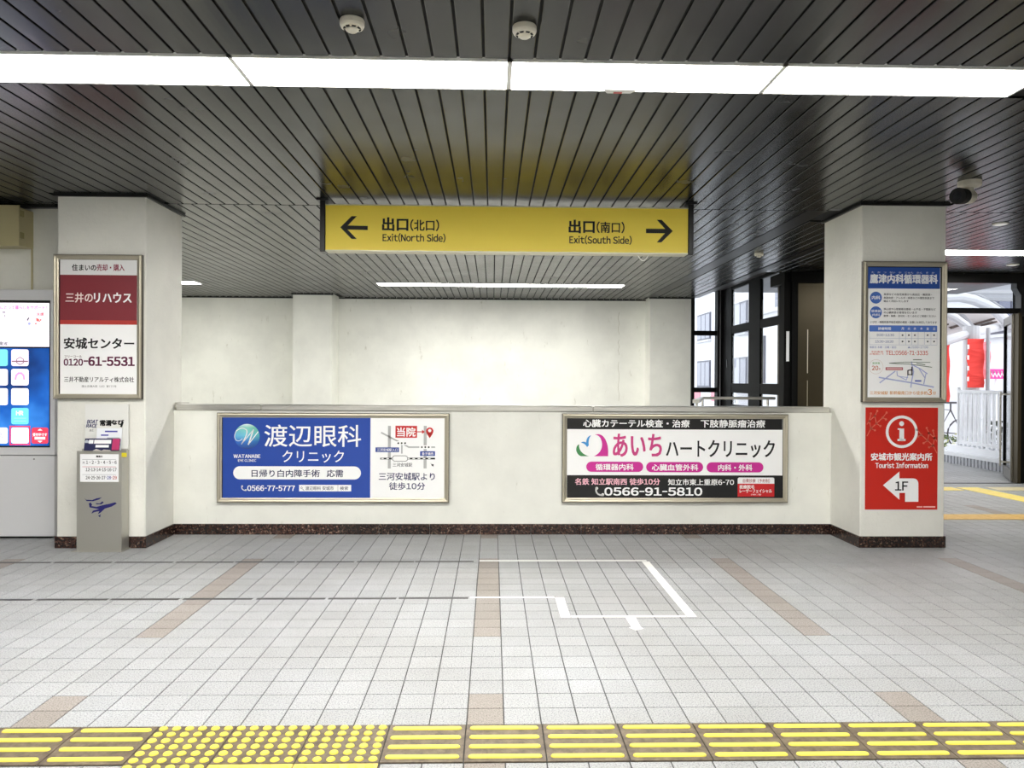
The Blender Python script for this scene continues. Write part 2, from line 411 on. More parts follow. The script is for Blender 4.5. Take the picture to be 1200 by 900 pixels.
for x, y, lab in ((4.75, 7.03, 'round white flush light in the corridor planks above the right advert'), (6.55, 9.45, 'small round flush light in the corridor ceiling near the exit door')):
    t = thing('round_downlight', lab, 'downlight', (x, y, CEIL))
    MB().lathe((x, y, CEIL), [(.07, 0), (.07, -.008), (.052, -.01)], 24).build('light_ring', WHITEM, t)
    MB().lathe((x, y, CEIL-.0105), [(.05, 0), (.048, -.002)], 24).build('light_lens', mat('dim_lens', (230, 230, 225), .4, emit=.1), t)

# ------------------------------------------------------------------ walls
struct('wall_back', MB().box(-6, 2.81, 13.97, 14.3, -3, CEIL+.02).box(-3.48, -2.8, 13.37, 14, -3, CEIL+.02).box(2.81, 3.545, 13.55, 14.3, -3, CEIL+.02), WALL, 'white plaster wall behind the stairwell')
wb = bpy.data.objects['wall_back']
for q, (xx, zz) in enumerate(((725, ((366, 392), (398, 416), (424, 470))),)):
    for z0, z1 in zz:
        pts = [(xx+math.sin(k*2.1+z0)*.8, z0+(z1-z0)*k/6) for k in range(7)]
        flat('wall_crack', stroke(pts, .5, 13.97), mat('crack_tone', (196, 192, 178), .8), wb, 13.9685)
struct('wall_left', MB().box(-6.2, -6, 6.9, 14.3, -3, CEIL+.02).box(-9.2, -9, -6, 7, -.15, CEIL+.02), WALL)
struct('wall_front', MB().box(-9, -3.4, 6.75, 6.98, -.1, CEIL+.02), WALL, 'cream wall behind the screen kiosk')
struct('wall_right', MB().box(9, 9.2, -6, 10.4, -.15, CEIL+.02), WALLD)
struct('wall_rear', MB().box(-9, 9, -6.2, -6, -.15, CEIL+.02), WALLD)
struct('floor_lower', MB().box(-6, 3.1, 6.98, 14, -1.7, -1.6), WALLD, 'unseen stairwell floor, set high to bounce light')  # unseen; height chosen to bounce more light up the stairwell
struct('wall_stair_side', MB().box(3.05, 3.2, 6.9, 10.3, -1.7, -.004).box(3.05, 4.3, 10.3, 13.8, -1.7, .0), WALLD)
pl = []
for nm, x0, x1, lab in (('pillar', -3.53, -2.82, 'square white plaster pillar left of the parapet'), ('pillar', 3.07, 3.782, 'square white plaster pillar right of the parapet')):
    o = MB().bbox(x0, x1, 6.275, 7.0, 0, CEIL, .008).build(nm, WALLP); tag(o, lab, 'pillar'); o['kind'] = 'structure'
    struct('trim_2' if x0 < 0 else 'trim_3', MB().box(x0-.02, x1+.02, 6.255, 6.275, CEIL-.022, CEIL-.002).box(x0-.02, x0, 6.275, 7.02, CEIL-.022, CEIL-.002).box(x1, x1+.02, 6.275, 7.02, CEIL-.022, CEIL-.002), BLKM)
struct('wall_parapet', MB().bbox(-2.82, 3.07, 6.822, 6.95, -.1, 1.10, .004), WALLF, 'low white parapet wall between the two pillars')
struct('trim_4', MB().box(-2.82, 3.07, 6.816, 6.823, 1.075, 1.10), WALLM if 'WALLM' in globals() else WALLF)
struct('trim_5', MB().box(-6, -3.48, 13.945, 13.97, CEIL-.02, CEIL).box(-3.5, -2.78, 13.345, 13.37, CEIL-.02, CEIL).box(-2.8, 2.81, 13.945, 13.97, CEIL-.02, CEIL).box(2.79, 3.545, 13.525, 13.55, CEIL-.02, CEIL).box(-9, -3.5, 6.7, 6.75, CEIL-.02, CEIL), BLKM)
# granite skirting, slab by slab
def skirting(name, segs):
    s = setting(name)
    for (ax, ay), (bx, by), step in segs:
        L = math.hypot(bx-ax, by-ay); n = max(1, round(L/step)); ux, uy = (bx-ax)/L, (by-ay)/L; nx, ny = uy, -ux
        for k in range(n):
            a, b = L*k/n+.001, L*(k+1)/n-.001; d = random.uniform(.0, .001)
            p = [(ax+ux*a, ay+uy*a), (ax+ux*b, ay+uy*b), (ax+ux*b+nx*(.012+d), ay+uy*b+ny*(.012+d)), (ax+ux*a+nx*(.012+d), ay+uy*a+ny*(.012+d))]
            MB().prism(p, 'z', 0, .094).build('skirting_slab', GRAN, s)
skirting('baseboard_parapet', [((-2.81, 6.822), (3.06, 6.822), .45)])
skirting('baseboard_left', [((-3.54, 6.275), (-2.81, 6.275), .36), ((-2.82, 6.263), (-2.82, 6.82), .3)])
skirting('baseboard_right', [((3.06, 6.275), (3.79, 6.275), .36), ((3.07, 6.82), (3.07, 6.263), .3), ((3.782, 6.275), (3.782, 7.0), .36)])
# stainless coping on the parapet
cp = thing('coping', 'brushed stainless steel coping along the top of the parapet', 'coping', (0, 6.88, 1.10))
for a, b in ((-2.79, -2.045), (-2.043, .9), (.902, 3.045)):
    MB().bbox(a, b, 6.80, 6.965, 1.10, 1.153, .006).build('coping_segment', STEEL, cp)
MB().box(-2.81, -2.79, 6.83, 6.93, 1.12, 1.168).box(-2.81, -2.70, 6.86, 6.875, 1.16, 1.17).build('end_bracket', STEEL, cp)

# ------------------------------------------------------------------ framed adverts
def frame(t, px0, py0, px1, py1, Yw, w, depth=.045):
    a, b, u, tt = rectp(px0, py0, px1, py1, Yw); Yf = Yw-depth
    def rail(c0, c1, n0, n1):   # outer corners c0, c1 and inward diagonal directions n0, n1
        prof = ((0, Yw-.001), (0, Yf+.010), (.10, Yf+.002), (.30, Yf), (.55, Yf+.004), (.72, Yf+.014), (1, Yf+.018), (1, Yw-.001))
        m = MB(); m.loft([[(c[0]+n[0]*w*k, y, c[1]+n[1]*w*k) for k, y in prof] for c, n in ((c0, n0), (c1, n1))]); m.build('frame_rail', CHAMP, t)
    rail((a, u), (b, u), (1, 1), (-1, 1)); rail((a, tt), (b, tt), (1, -1), (-1, -1)); rail((a, u), (a, tt), (1, 1), (1, -1)); rail((b, u), (b, tt), (-1, 1), (-1, -1))
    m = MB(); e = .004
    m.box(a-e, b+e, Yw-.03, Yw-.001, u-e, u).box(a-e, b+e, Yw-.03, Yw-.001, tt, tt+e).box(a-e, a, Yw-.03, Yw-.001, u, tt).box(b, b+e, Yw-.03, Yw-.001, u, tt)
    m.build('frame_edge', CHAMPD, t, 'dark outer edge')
    MB().box(a+w*.8, b-w*.8, Yw-.022, Yw-.002, u+w*.8, tt-w*.8).build('shadow_line_board', BLKM, t)  # black, so its rim inside the rails reads as a shadow line
    return Yw-.0225   # face on which the print lies
WH = P(250, 250, 250); INK = P(22, 22, 26); NAVY = P(36, 38, 92)
# --- eye clinic advert on the parapet
t = thing('advert_panel', 'wide framed blue and white eye clinic advert with a small map, left on the parapet', 'advertisement', (-1.4, 6.80, .295))
Y = frame(t, 256, 484.5, 526, 588, 6.818, .038)
Z1, Z2, Z3 = Y-.0006, Y-.0012, Y-.0018
BLUE = P(38, 74, 165)
flat('blue_panel', [R4(261, 488.5, 434, 583.5, Y)], BLUE, t, Y-.0002)
flat('white_panel', [R4(434, 488.5, 521, 583.5, Y)], WH, t, Y-.0002)
def orb_mat():
    m = mat('printed_orb', (70, 150, 210), .4, coat=.25); tc = nd(m, 'ShaderNodeTexCoord'); sx = nd(m, 'ShaderNodeSeparateXYZ')
    lk(m, tc.outputs['Generated'], sx.inputs[0])
    r = ramp(m, sx.outputs['Z'], [(0, (38, 60, 130)), (.3, (50, 120, 205)), (.55, (120, 205, 225)), (.85, (140, 215, 200)), (1, (235, 250, 250))])
    r2 = ramp(m, sx.outputs['X'], [(0, (200, 225, 255)), (.5, (255, 255, 255)), (1, (160, 205, 190))])
    lk(m, mixc(m, .8, r.outputs[0], r2.outputs[0], 'MULTIPLY'), bsdf(m).inputs['Base Color']); return m
flat('logo_orb', [disc(289.5, 511.5, 14.6, Y)], orb_mat(), t, Z1)
def bez(p0, p1, p2, n=8): return [((1-s)**2*p0[0]+2*s*(1-s)*p1[0]+s*s*p2[0], (1-s)**2*p0[1]+2*s*(1-s)*p1[1]+s*s*p2[1]) for s in [k/n for k in range(n+1)]]
wl = stroke(bez((284, 514), (281, 518), (277, 516)), .7, Y)+stroke(bez((277, 516), (273, 512), (277, 505)), .8, Y)+stroke(bez((277, 505), (284, 499), (289, 504)), 1.0, Y) \
    + stroke(bez((289, 504), (291, 508), (283, 520.5)), 1.3, Y)+stroke([(283, 520.5), (297, 503.5)], .9, Y)+stroke(bez((297, 503.5), (295, 510), (291, 521)), 1.6, Y)+stroke([(291, 521), (302.5, 506)], 1.0, Y)
flat('logo_script', wl, WH, t, Z2)
text('WATANABE', 273.8, 532.6, 305, 536.6, Y, WH, t, .02); text('EYE CLINIC', 279, 538.4, 300.2, 541, Y, WH, t, .02)
text('渡辺眼科', 310, 497.8, 423, 523.5, Y, WH, t, .006); text('クリニック', 331, 528, 403, 542, Y, WH, t, .004)
flat('white_pill', [rrect(273.3, 546.5, 423, 561.8, Y)], WH, t, Z1)
text('日帰り白内障手術', 295, 550.5, 374.6, 559, Y, P(30, 34, 80), t, .004); text('応需', 383, 550.5, 402, 559, Y, P(30, 34, 80), t, .004)
def phone(x, y, s, mt, tt, Yp, base=None):
    pts = bez((x-s*.45, y-s*.5), (x-s*.6, y+s*.5), (x+s*.5, y+s*.5)); flat('phone_icon', stroke(pts, s*.2, base)+[disc(x-s*.36, y-s*.42, s*.19, base, 12), disc(x+s*.42, y+s*.4, s*.19, base, 12)], mt, tt, Yp)
phone(285.8, 572, 5.5, WH, t, Z1, Y); text('0566-77-5777', 290, 569, 345.5, 575.2, Y, WH, t, .022)
flat('search_box', [R4(350.5, 568.2, 411.5, 575.8, Y)], WH, t, Z1)
text('渡辺眼科 安城市', 358, 569.8, 391, 574.4, Y, P(90, 92, 110), t, .0); text('検索', 398.5, 570, 408, 574.4, Y, P(90, 92, 110), t, .0)
flat('magnifier_icon', stroke([(354.6, 573), (356.2, 574.6)], .6, Y)+stroke([(352.2, 571.5), (353.4, 573), (354.6, 571.8), (353.4, 570.4), (352.2, 571.5)], .4, Y)+stroke([(396, 568.4), (396, 575.6)], .4, Y), P(120, 122, 140), t, Z2)
GR = P(182, 182, 182)
flat('map_roads', [R4(454.6, 499, 458, 549, Y), R4(496.5, 499, 500, 549, Y), R4(470, 520, 471.8, 531.5, Y)]+stroke([(447, 507), (466, 517), (479, 524), (509.5, 524)], 1.8, Y), GR, t, Z1)
flat('map_label_red', [R4(463.4, 499, 488.8, 513, Y)]+stroke([(489, 506), (495, 506)], 1.2, Y)+[pxpoly([(494.5, 503.6), (494.5, 508.4), (498, 506)], Y)]
     + [pxpoly([(499.9, 508), (507.2, 508), (503.6, 513.5)], Y), disc(503.6, 505.2, 4.3, Y)], P(200, 38, 38), t, Z2)
flat('map_pin_eye', [disc(503.6, 504.6, 1.9, Y, 16)], WH, t, Z3)
text('当院', 465.5, 501, 486.8, 511.4, Y, WH, t, .02).location.y = Z3-Y
for x, y in ((470.8, 519.3), (498.4, 524)):
    flat('map_junction', [rrect(x-7, y-2.2, x+7, y+2.2, Y)], WH, t, Z2-.0002); flat('map_dots', [disc(x+d, y, 1.1, Y, 10) for d in (-4, 0, 4)], INK, t, Z3)
flat('map_label_blue', [R4(440, 524.3, 467.6, 529.8, Y)], P(40, 66, 150), t, Z2); flat('map_label_blue', [R4(492.3, 528.8, 509.8, 534.4, Y)], P(40, 66, 150), t, Z2)
for q in (text('三河安城駅入口', 442, 525.4, 466, 528.8, Y, WH, t, .01), text('皇子橋西', 494.4, 530, 508, 533.4, Y, WH, t, .01)): q.location.y = Z3-Y
flat('map_railway', stroke([(446, 537.4), (509.5, 537.4)], 2, Y), INK, t, Z1-.0002)
flat('map_railway_dashes', [R4(446.8+6.1*k, 536.9, 449.6+6.1*k, 537.9, Y) for k in range(10)], WH, t, Z2-.0001)
flat('map_station', [rrect(459.6, 533.8, 478, 540.8, Y, .45)], P(60, 60, 60), t, Z2-.0002); flat('map_station_fill', [rrect(460.2, 534.4, 477.4, 540.2, Y, .45)], WH, t, Z3-.0002)
text('三河安城駅', 460.3, 542.4, 483, 547, Y, P(90, 90, 95), t, 0); flat('compass_mark', [pxpoly([(504.3, 542.4), (508.6, 547.2), (506.2, 545.8)], Y), disc(507, 545, 1.2, Y, 10)], INK, t, Z1)
text('三河安城駅より', 444, 554, 509.5, 562.8, Y, NAVY, t, .003); text('徒歩10分', 456, 565.4, 498, 574, Y, NAVY, t, .003)
# --- heart clinic advert
t = thing('advert_panel', 'wide framed black, white and pink heart clinic advert, right on the parapet', 'advertisement', (1.6, 6.80, .295))
Y = frame(t, 659, 485.5, 921.5, 588, 6.818, .038)
Z1, Z2, Z3 = Y-.0006, Y-.0012, Y-.0018
BK = P(26, 25, 26); PK = P(206, 46, 150); CR = P(205, 66, 132)
flat('white_panel', [R4(664.3, 489.2, 917, 583.3, Y)], WH, t, Y-.0002)
flat('black_band', [R4(664.3, 489.2, 917, 503.3, Y), R4(664.3, 557, 917, 583.3, Y)], BK, t, Y-.0004)
text('心臓カテーテル検査・治療', 683.6, 491.8, 808, 500.6, Y, WH, t, .018); text('下肢静脈瘤治療', 821.3, 492, 896.4, 501, Y, WH, t, .018)
flat('pink_heart', [pxpoly(bez((697, 509.3), (708, 506), (712, 522))+[(712.8, 528), (712.6, 534.6), (696, 534.6)]+bez((696, 534.6), (706, 530), (705.5, 520))+bez((705.5, 520), (704.5, 510), (697, 509.3)), Y)], PK, t, Z1)
flat('green_leaf', [pxpoly(bez((678.6, 520.6), (675, 522), (675.3, 528))+bez((675.3, 528), (676.5, 533), (681, 534.6))+[(690, 534.6)]+bez((690, 534.6), (678, 531), (678.6, 520.6)), Y)], P(70, 140, 84), t, Z1)
flat('blue_bird', [pxpoly(bez((680.8, 519), (683, 516.5), (687, 518.5))+bez((687, 518.5), (687, 511.5), (692.8, 510))+bez((692.8, 510), (689, 514), (690, 522))+[(688, 524)]+bez((688, 524), (685, 519), (680.8, 519)), Y)], P(66, 148, 214), t, Z1)
text('あいち', 718.6, 508.6, 775.2, 535, Y, CR, t, .012); text('ハートクリニック', 780.8, 516, 907.6, 536, Y, INK, t, .006)
flat('pink_pill', [rrect(687, 541, 753.8, 553, Y), rrect(757.2, 541.4, 824, 553.4, Y), rrect(828, 541.8, 894.6, 553.6, Y)], PK, t, Z1)
for b, x0, x1, y in (('循環器内科', 698, 742.4, 0), ('心臓血管外科', 764, 818, .4), ('内科・外科', 841.6, 881.4, .7)): text(b, x0, 543.6+y, x1, 551+y, Y, WH, t, .02).location.y = Z2-Y
text('名鉄 知立駅南西 徒歩10分', 674, 560.6, 773.2, 568.2, Y, P(238, 184, 198), t, .014)
text('知立市東上重原6-70', 783, 561.4, 860, 568.6, Y, WH, t, .016)
phone(702.6, 576, 9, WH, t, Z1, Y); text('0566-91-5810', 708.6, 571.4, 822.6, 580.6, Y, WH, t, .03)
flat('notice_box_white', [rrect(864.4, 559.6, 907.4, 570, Y, .2)], WH, t, Z1); flat('notice_box_red', [R4(864.4, 566.8, 907.4, 582, Y)], P(204, 36, 40), t, Z1-.0002)
text('自費診療（予約制）', 870.6, 561.2, 902, 565.6, Y, P(170, 90, 96), t, 0).location.y = Z2-Y
text('医療脱毛', 866.8, 568.4, 884, 572.6, Y, WH, t, .02).location.y = Z2-Y; text('レーザーフェイシャル', 866.8, 573.2, 904.4, 577.6, Y, WH, t, .02).location.y = Z2-Y
text('お気軽にご相談', 880, 578.6, 892, 580.4, Y, WH, t, 0).location.y = Z2-Y
# --- housing advert on the left pillar
t = thing('advert_panel', 'tall framed burgundy and white housing advert on the left pillar', 'advertisement', (-3.18, 6.25, 1.217))
Y = frame(t, 65.5, 299.5, 167.8, 467, 6.272, .036)
Z1, Z2 = Y-.0006, Y-.0012
BG = P(132, 52, 60)
flat('white_panel', [R4(70.5, 304.5, 160.5, 462, Y)], WH, t, Y-.0002)
flat('grey_header', [R4(70.5, 304.5, 160.5, 322.3, Y)], P(232, 232, 232), t, Y-.0004)
flat('burgundy_panel', [R4(70.5, 322.3, 160.5, 375.3, Y)], BG, t, Y-.0004); flat('red_stripe', [R4(70.5, 375.3, 160.5, 380.3, Y)], P(186, 62, 56), t, Y-.0004)
text('住まいの', 84.6, 309.8, 112.8, 317.2, Y, INK, t, .01); text('売却・購入', 113.6, 309.8, 145.8, 317.4, Y, P(140, 40, 70), t, .01)
text('三井の', 77, 343, 108.6, 354.4, Y, P(246, 226, 220), t, .004); text('リハウス', 110.4, 343.2, 154, 354.6, Y, WH, t, .026)
text('安城センター', 75.2, 396, 157, 408.8, Y, INK, t, .012); text('フリーコール', 75.6, 416.4, 96, 419, Y, P(110, 60, 80), t, 0)
text('0120', 75, 420.6, 97, 428.4, Y, P(96, 32, 66), t, .02); text('-61-5531', 98.6, 418.2, 157.4, 428.6, Y, P(96, 32, 66), t, .024)
text('三井不動産リアルティ株式会社', 75.2, 441.6, 157, 447.8, Y, P(60, 60, 62), t, .004); text('国土交通大臣（15）第777号', 96, 451.4, 136.4, 454, Y, P(130, 130, 130), t, 0)
# --- cardiology advert on the right pillar
t = thing('advert_panel', 'tall framed blue-headed clinic advert with timetable and map on the right pillar', 'advertisement', (3.42, 6.25, 1.217))
Y = frame(t, 1009.5, 307.5, 1106.8, 471, 6.272, .038)
Z1, Z2, Z3 = Y-.0006, Y-.0012, Y-.0018
B2 = P(48, 82, 160); B3 = P(86, 124, 204); TG = P(84, 84, 88); LV = P(176, 184, 226)
flat('white_panel', [R4(1017, 313.5, 1101.6, 466, Y)], WH, t, Y-.0002); flat('blue_header', [R4(1017, 313.5, 1101.6, 338.3, Y)], B2, t, Y-.0004)
text('鷹津内科循環器科', 1019.6, 321.6, 1098.6, 332.2, Y, P(238, 240, 246), t, .024); text('た　か　つ　ない　か　じゅん　かん　き　か', 1021.4, 318.4, 1095, 320.6, Y, P(210, 215, 235), t, 0)
flat('blue_disc', [disc(1026.4, 348.8, 7.1, Y), disc(1026.4, 366, 7.1, Y)], P(74, 112, 190), t, Z1)
text('内科', 1021.6, 346.6, 1031.4, 351, Y, WH, t, .02).location.y = Z2-Y; text('循環器', 1020.8, 363, 1032, 366, Y, WH, t, .01).location.y = Z2-Y; text('内科', 1022, 367.4, 1031, 370.6, Y, WH, t, .01).location.y = Z2-Y
for b, y, x1 in (('風邪などの急性疾患から高血圧・糖尿病・', 343.8, 1092), ('高脂血症・アレルギー疾患などの慢性疾患まで', 347.8, 1094.6), ('幅広く対応いたします', 351.6, 1064.6), ('狭心症や心筋梗塞治療後・心不全・不整脈など', 361, 1096.4), ('の心臓疾患の管理を行います', 365, 1074.6), ('動悸・胸痛・息切れ・むくみなどご相談ください', 369, 1096.6)):
    text(b, 1035.6, y, x1, y+2.6, Y, TG, t, .004)
text('いびき・睡眠時無呼吸症候群の検査・治療にも対応しております', 1020, 376.2, 1097.8, 379, Y, TG, t, .004)
flat('table_header', [rrect(1018.6, 381.4, 1098.2, 388.8, Y, .15)], B3, t, Z1)
text('診療時間', 1029, 383.4, 1043.8, 386.8, Y, WH, t, .02).location.y = Z2-Y
cols = (1057.6, 1065, 1072, 1079.6, 1087, 1094.6)
for b, x in zip('月火水木金土', cols): text(b, x-1.4, 383.6, x+1.4, 386.6, Y, WH, t, .02).location.y = Z2-Y
flat('table_lines', [R4(1018.6, 396.3, 1098.2, 396.7, Y), R4(1018.6, 404, 1098.2, 404.4, Y)]+[R4(x-3.9, 388.8, x-3.5, 404, Y) for x in cols]+[R4(1018.6, 388.8, 1018.9, 404, Y), R4(1097.9, 388.8, 1098.2, 404, Y)], P(190, 196, 214), t, Z1)
text('9:00～12:30', 1027.4, 391.2, 1047.6, 394, Y, P(130, 140, 176), t, 0); text('15:30～18:30', 1025.6, 398.8, 1046.8, 401.6, Y, P(130, 140, 176), t, 0)
flat('table_dots', [disc(x, y, 1.1, Y, 10) for x in cols if x != 1079.6 for y in (392.8, 400.2)], P(90, 90, 96), t, Z1)
text('休診日 木曜・日曜・祝日', 1019, 405.6, 1050, 408.2, Y, P(150, 156, 200), t, 0); text('▲15:00～17:00', 1063.6, 405.6, 1087.6, 408.2, Y, P(160, 166, 200), t, 0)
text('予約専用', 1020.6, 411.2, 1034.6, 413.4, Y, P(214, 110, 96), t, 0); text('お電話にて', 1019, 413.8, 1035.6, 415.8, Y, P(214, 110, 96), t, 0)
text('TEL:0566-71-3335', 1038, 411, 1087.4, 416, Y, P(206, 92, 80), t, .004)
flat('ring_outline', [disc(1026.6, 429.8, 8.7, Y)], P(222, 206, 196), t, Z1); flat('ring_fill', [disc(1026.6, 429.8, 8.3, Y)], WH, t, Z1-.0002)
text('駐車場', 1022.4, 424.4, 1030.8, 426.8, Y, P(120, 180, 110), t, 0).location.y = Z2-Y; text('20', 1021.6, 428.6, 1029, 433.8, Y, P(198, 110, 84), t, .004).location.y = Z2-Y; text('台', 1029.6, 431, 1031.6, 433.4, Y, P(198, 110, 84), t, 0).location.y = Z2-Y
flat('map_roads', stroke([(1030, 442.3), (1068, 448.6), (1094, 453.6)], 1.5, Y)+stroke([(1031, 448.6), (1049, 435)], 1.3, Y)+stroke([(1068, 424), (1070.4, 436), (1068, 448), (1067.4, 454)], 1.3, Y)+stroke([(1051, 435), (1051.4, 440), (1062, 445.4), (1064, 439)], .9, Y)
     + stroke([(1070, 428), (1078, 432), (1086.6, 438)], 1.2, Y)+stroke([(1077, 432), (1084, 443), (1082.4, 450)], 1.1, Y)+stroke([(1085, 438), (1082.6, 450)], 1.0, Y)+stroke([(1053, 441), (1064, 442.6)], .8, Y), LV, t, Z1)
flat('map_railway', stroke([(1042, 425.6), (1060, 424.4), (1090, 424.6)], .7, Y)+stroke([(1042, 425.6), (1066, 426.8), (1092, 430.4)], .8, Y)+stroke([(1070, 421.6), (1080, 421.6)], 1, Y)+stroke([(1074, 426), (1084, 427.4)], 1, Y), P(104, 120, 104), t, Z2)
flat('map_marker', stroke([(1068.6, 430), (1068.6, 439.6)], 1.5, Y)+stroke([(1064, 434), (1068, 433.4)], 1.2, Y)+stroke([(1063.8, 434), (1063.8, 439.4)], 1.4, Y)+stroke([(1063.8, 439), (1068.6, 439)], 1., Y), INK, t, Z3)
flat('map_tag', [R4(1037.8, 430.4, 1058, 433.8, Y)], P(170, 70, 84), t, Z2); flat('map_tag_fill', [R4(1039, 431.2, 1057, 433, Y)], P(226, 176, 180), t, Z3)
flat('map_tag_blue', [R4(1072, 445.4, 1079.6, 447.4, Y)], P(110, 126, 196), t, Z2)
text('三河安城駅', 1019.4, 458.4, 1040.6, 462.4, Y, P(220, 160, 96), t, .004); text('新幹線南口から徒歩約', 1042.6, 458.2, 1086.8, 462.6, Y, P(220, 160, 96), t, .004)
text('3', 1087.4, 456.2, 1091.8, 462.8, Y, P(220, 140, 70), t, .01); text('分', 1092.8, 458.6, 1096.8, 462.6, Y, P(220, 160, 96), t, .004)
# --- tourist information poster
t = thing('poster', 'red tourist information poster with a white arrow below the right pillar advert', 'poster', (3.41, 6.26, .32))
Y = 6.2725; a, b, u, v = rectp(1014, 477.6, 1098.8, 597.2, Y)
MB().box(a, b, Y, Y+.002, u, v).build('poster_sheet', P(202, 42, 30), t)
Y -= .0006; Z2 = Y-.0006; Z3 = Y-.0012
ro, ri = disc(1056.8, 506, 19.3, Y, 48), disc(1056.8, 506, 16, Y, 48)
flat('white_ring', [[ro[k], ro[(k+1) % 48], ri[(k+1) % 48], ri[k]] for k in range(48)], WH, t, Y)
flat('letter_i', [disc(1056.6, 496.4, 2.9, Y, 20), R4(1054, 502.2, 1059.4, 515.4, Y), R4(1052, 502, 1056, 503.6, Y), R4(1051.8, 514.4, 1061.2, 516.8, Y)], WH, t, Y)
text('安城市観光案内所', 1020.8, 531, 1092.2, 539.6, Y, WH, t, .028); text('Tourist Information', 1026, 542.2, 1087.2, 548.4, Y, WH, t, .03)
flat('white_arrow', [pxpoly([(1034.8, 568.6), (1054, 552.6), (1054, 560.6), (1070, 560.6)]+bez((1070, 560.6), (1076, 561), (1076.2, 567))+[(1076.2, 588), (1060.6, 588), (1060.6, 577.6), (1054, 577.6), (1054, 585.6)], Y)], WH, t, Y)
text('1F', 1049, 564.4, 1063.8, 574.6, Y, INK, t, .008).location.y = Z2-Y
for bx, by, sx, sy in ((1016, 511, 1, 1), (1098, 531, -1, 1)):
    tw = []
    for (x0, y0), (x1, y1) in (((0, 0), (5, -9)), ((5, -9), (12, -15)), ((12, -15), (20, -22)), ((5, -9), (3, -18)), ((3, -18), (5, -27)), ((12, -15), (10, -24)), ((3, -18), (10, -24)), ((12, -15), (17, -12)), ((20, -22), (25, -28)), ((20, -22), (24, -20)), ((5, -9), (10, -7)), ((10, -24), (13, -30)), ((0, -14), (3, -18))):
        tw += stroke([(bx+x0*sx*.92, by+y0*.98), (bx+x1*sx*.92, by+y1*.98)], 1.0, Y)
        tw += [disc(bx+x1*sx*.92, by+y1*.98, 1.4, Y, 7)]
    flat('twig_pattern', tw, P(226, 116, 96), t, Y)
flat('footnote_line', [R4(1074.4, 593.2, 1081, 594.8, Y), R4(1082, 593.2, 1096, 594.8, Y)], P(240, 190, 184), t, Y)

# ------------------------------------------------------------------ hanging exit sign
YS = 6.35
t = thing('exit_sign', 'long yellow hanging exit sign with arrows pointing both ways', 'sign', (.12, YS+.06, 2.44))
MB().box(-1.388, 1.632, YS+.004, YS+.12, 2.452, 2.822).build('sign_panel', mat('sign_yellow', (252, 226, 84), .45, spec=.4, coat=.2), t)
MB().box(-1.388, 1.632, YS-.002, YS+.126, 2.443, 2.452).box(-1.388, 1.632, YS-.002, YS+.126, 2.822, 2.83).build('sign_rail', mat('pale_rail', (205, 200, 175), .4, .5), t)
for x in (-1.41, 1.655):
    p = MB().bbox(x-.022, x+.022, YS-.012, YS+.135, 2.436, CEIL, .004).build('hanger_post', BLKM, t)
    MB().box(x-.05, x+.05, YS-.02, YS+.14, CEIL-.014, CEIL-.001).build('post_flange', BLKM, p)
Y = YS+.0034
YI = P(18, 18, 18)
flat('arrow_mark', [pxpoly([(398.8, 266.4), (412, 253.3), (418.2, 253.3), (407.6, 264.2), (431, 264.8), (431, 269.6), (407.4, 269), (418, 280), (412, 280)], Y)], YI, t, Y)
flat('arrow_mark', [pxpoly([(788.4, 270.8), (775.4, 257.6), (769.8, 257.6), (779.4, 268.2), (757, 268), (757, 273.2), (779.2, 273.4), (769.6, 284), (775, 284)], Y)], YI, t, Y)
text('出口', 448.4, 255.2, 478, 270.4, Y, YI, t, .022); text('（北口）', 481, 257.4, 514.4, 270.6, Y, YI, t, .008)
text('Exit(North Side)', 448.6, 273.6, 521.8, 283.8, Y, YI, t, .012)
text('出口', 667, 258, 696.4, 273, Y, YI, t, .022); text('（南口）', 699.4, 260, 731.6, 273, Y, YI, t, .008)
text('Exit(South Side)', 667.4, 276.2, 740, 286.4, Y, YI, t, .012)
c0 = at(749, 297, YS); pts = [(c0[0]+.09*s/8, YS+.06, 2.44-.045*math.sin(math.pi*s/8)) for s in range(9)]
MB().tube(pts, .0035, 6).build('loose_cable', WHITEM, t, 'white cable looping below the sign')

# ------------------------------------------------------------------ smoke detectors, camera
def detector(x, y, lab):
    t = thing('smoke_detector', lab, 'smoke detector', (x, y, CEIL), 'round smoke detectors on the ceiling')
    MB().lathe((x, y, CEIL), [(.049, 0), (.051, -.004), (.051, -.022), (.046, -.032), (.030, -.037), (.030, -.037)], 32).build('detector_body', IVORY, t)
    MB().lathe((x, y, CEIL-.036), [(.027, .002), (.027, -.006), (.020, -.012), (.006, -.013)], 24).build('detector_cap', IVORY, t)
    m = MB()
    for k in range(8):
        g = 2*math.pi*(k+.5)/8; d = .25
        m.prism([(x+.0372*math.cos(g-d), y+.0372*math.sin(g-d)), (x+.0372*math.cos(g+d), y+.0372*math.sin(g+d)), (x+.0285*math.cos(g+d), y+.0285*math.sin(g+d)), (x+.0285*math.cos(g-d), y+.0285*math.sin(g-d))], 'z', CEIL-.0355, CEIL-.0385)
    m.build('vent_slots', BLACK, t)
detector(-.590, 3.19, 'round ivory smoke detector, left of the two before the front lights')
detector(.128, 3.22, 'round ivory smoke detector, right of the two before the front lights')
detector(3.085, 8.78, 'small round smoke detector between the black ceiling channels')
t = thing('security_camera', 'white security camera with black lens hood under the ceiling by the right pillar', 'security camera', (3.53, 5.57, CEIL))
cx, cy = 3.53, 5.57
MB().lathe((cx, cy, CEIL), [(.08, 0), (.08, -.03), (.072, -.042), (.04, -.05)], 28).build('mount_base', IVORY, t)
MB().tube([(cx-.01, cy, CEIL-.045), (cx-.02, cy-.01, CEIL-.10)], [.036, .042], 14).build('camera_arm', IVORY, t)
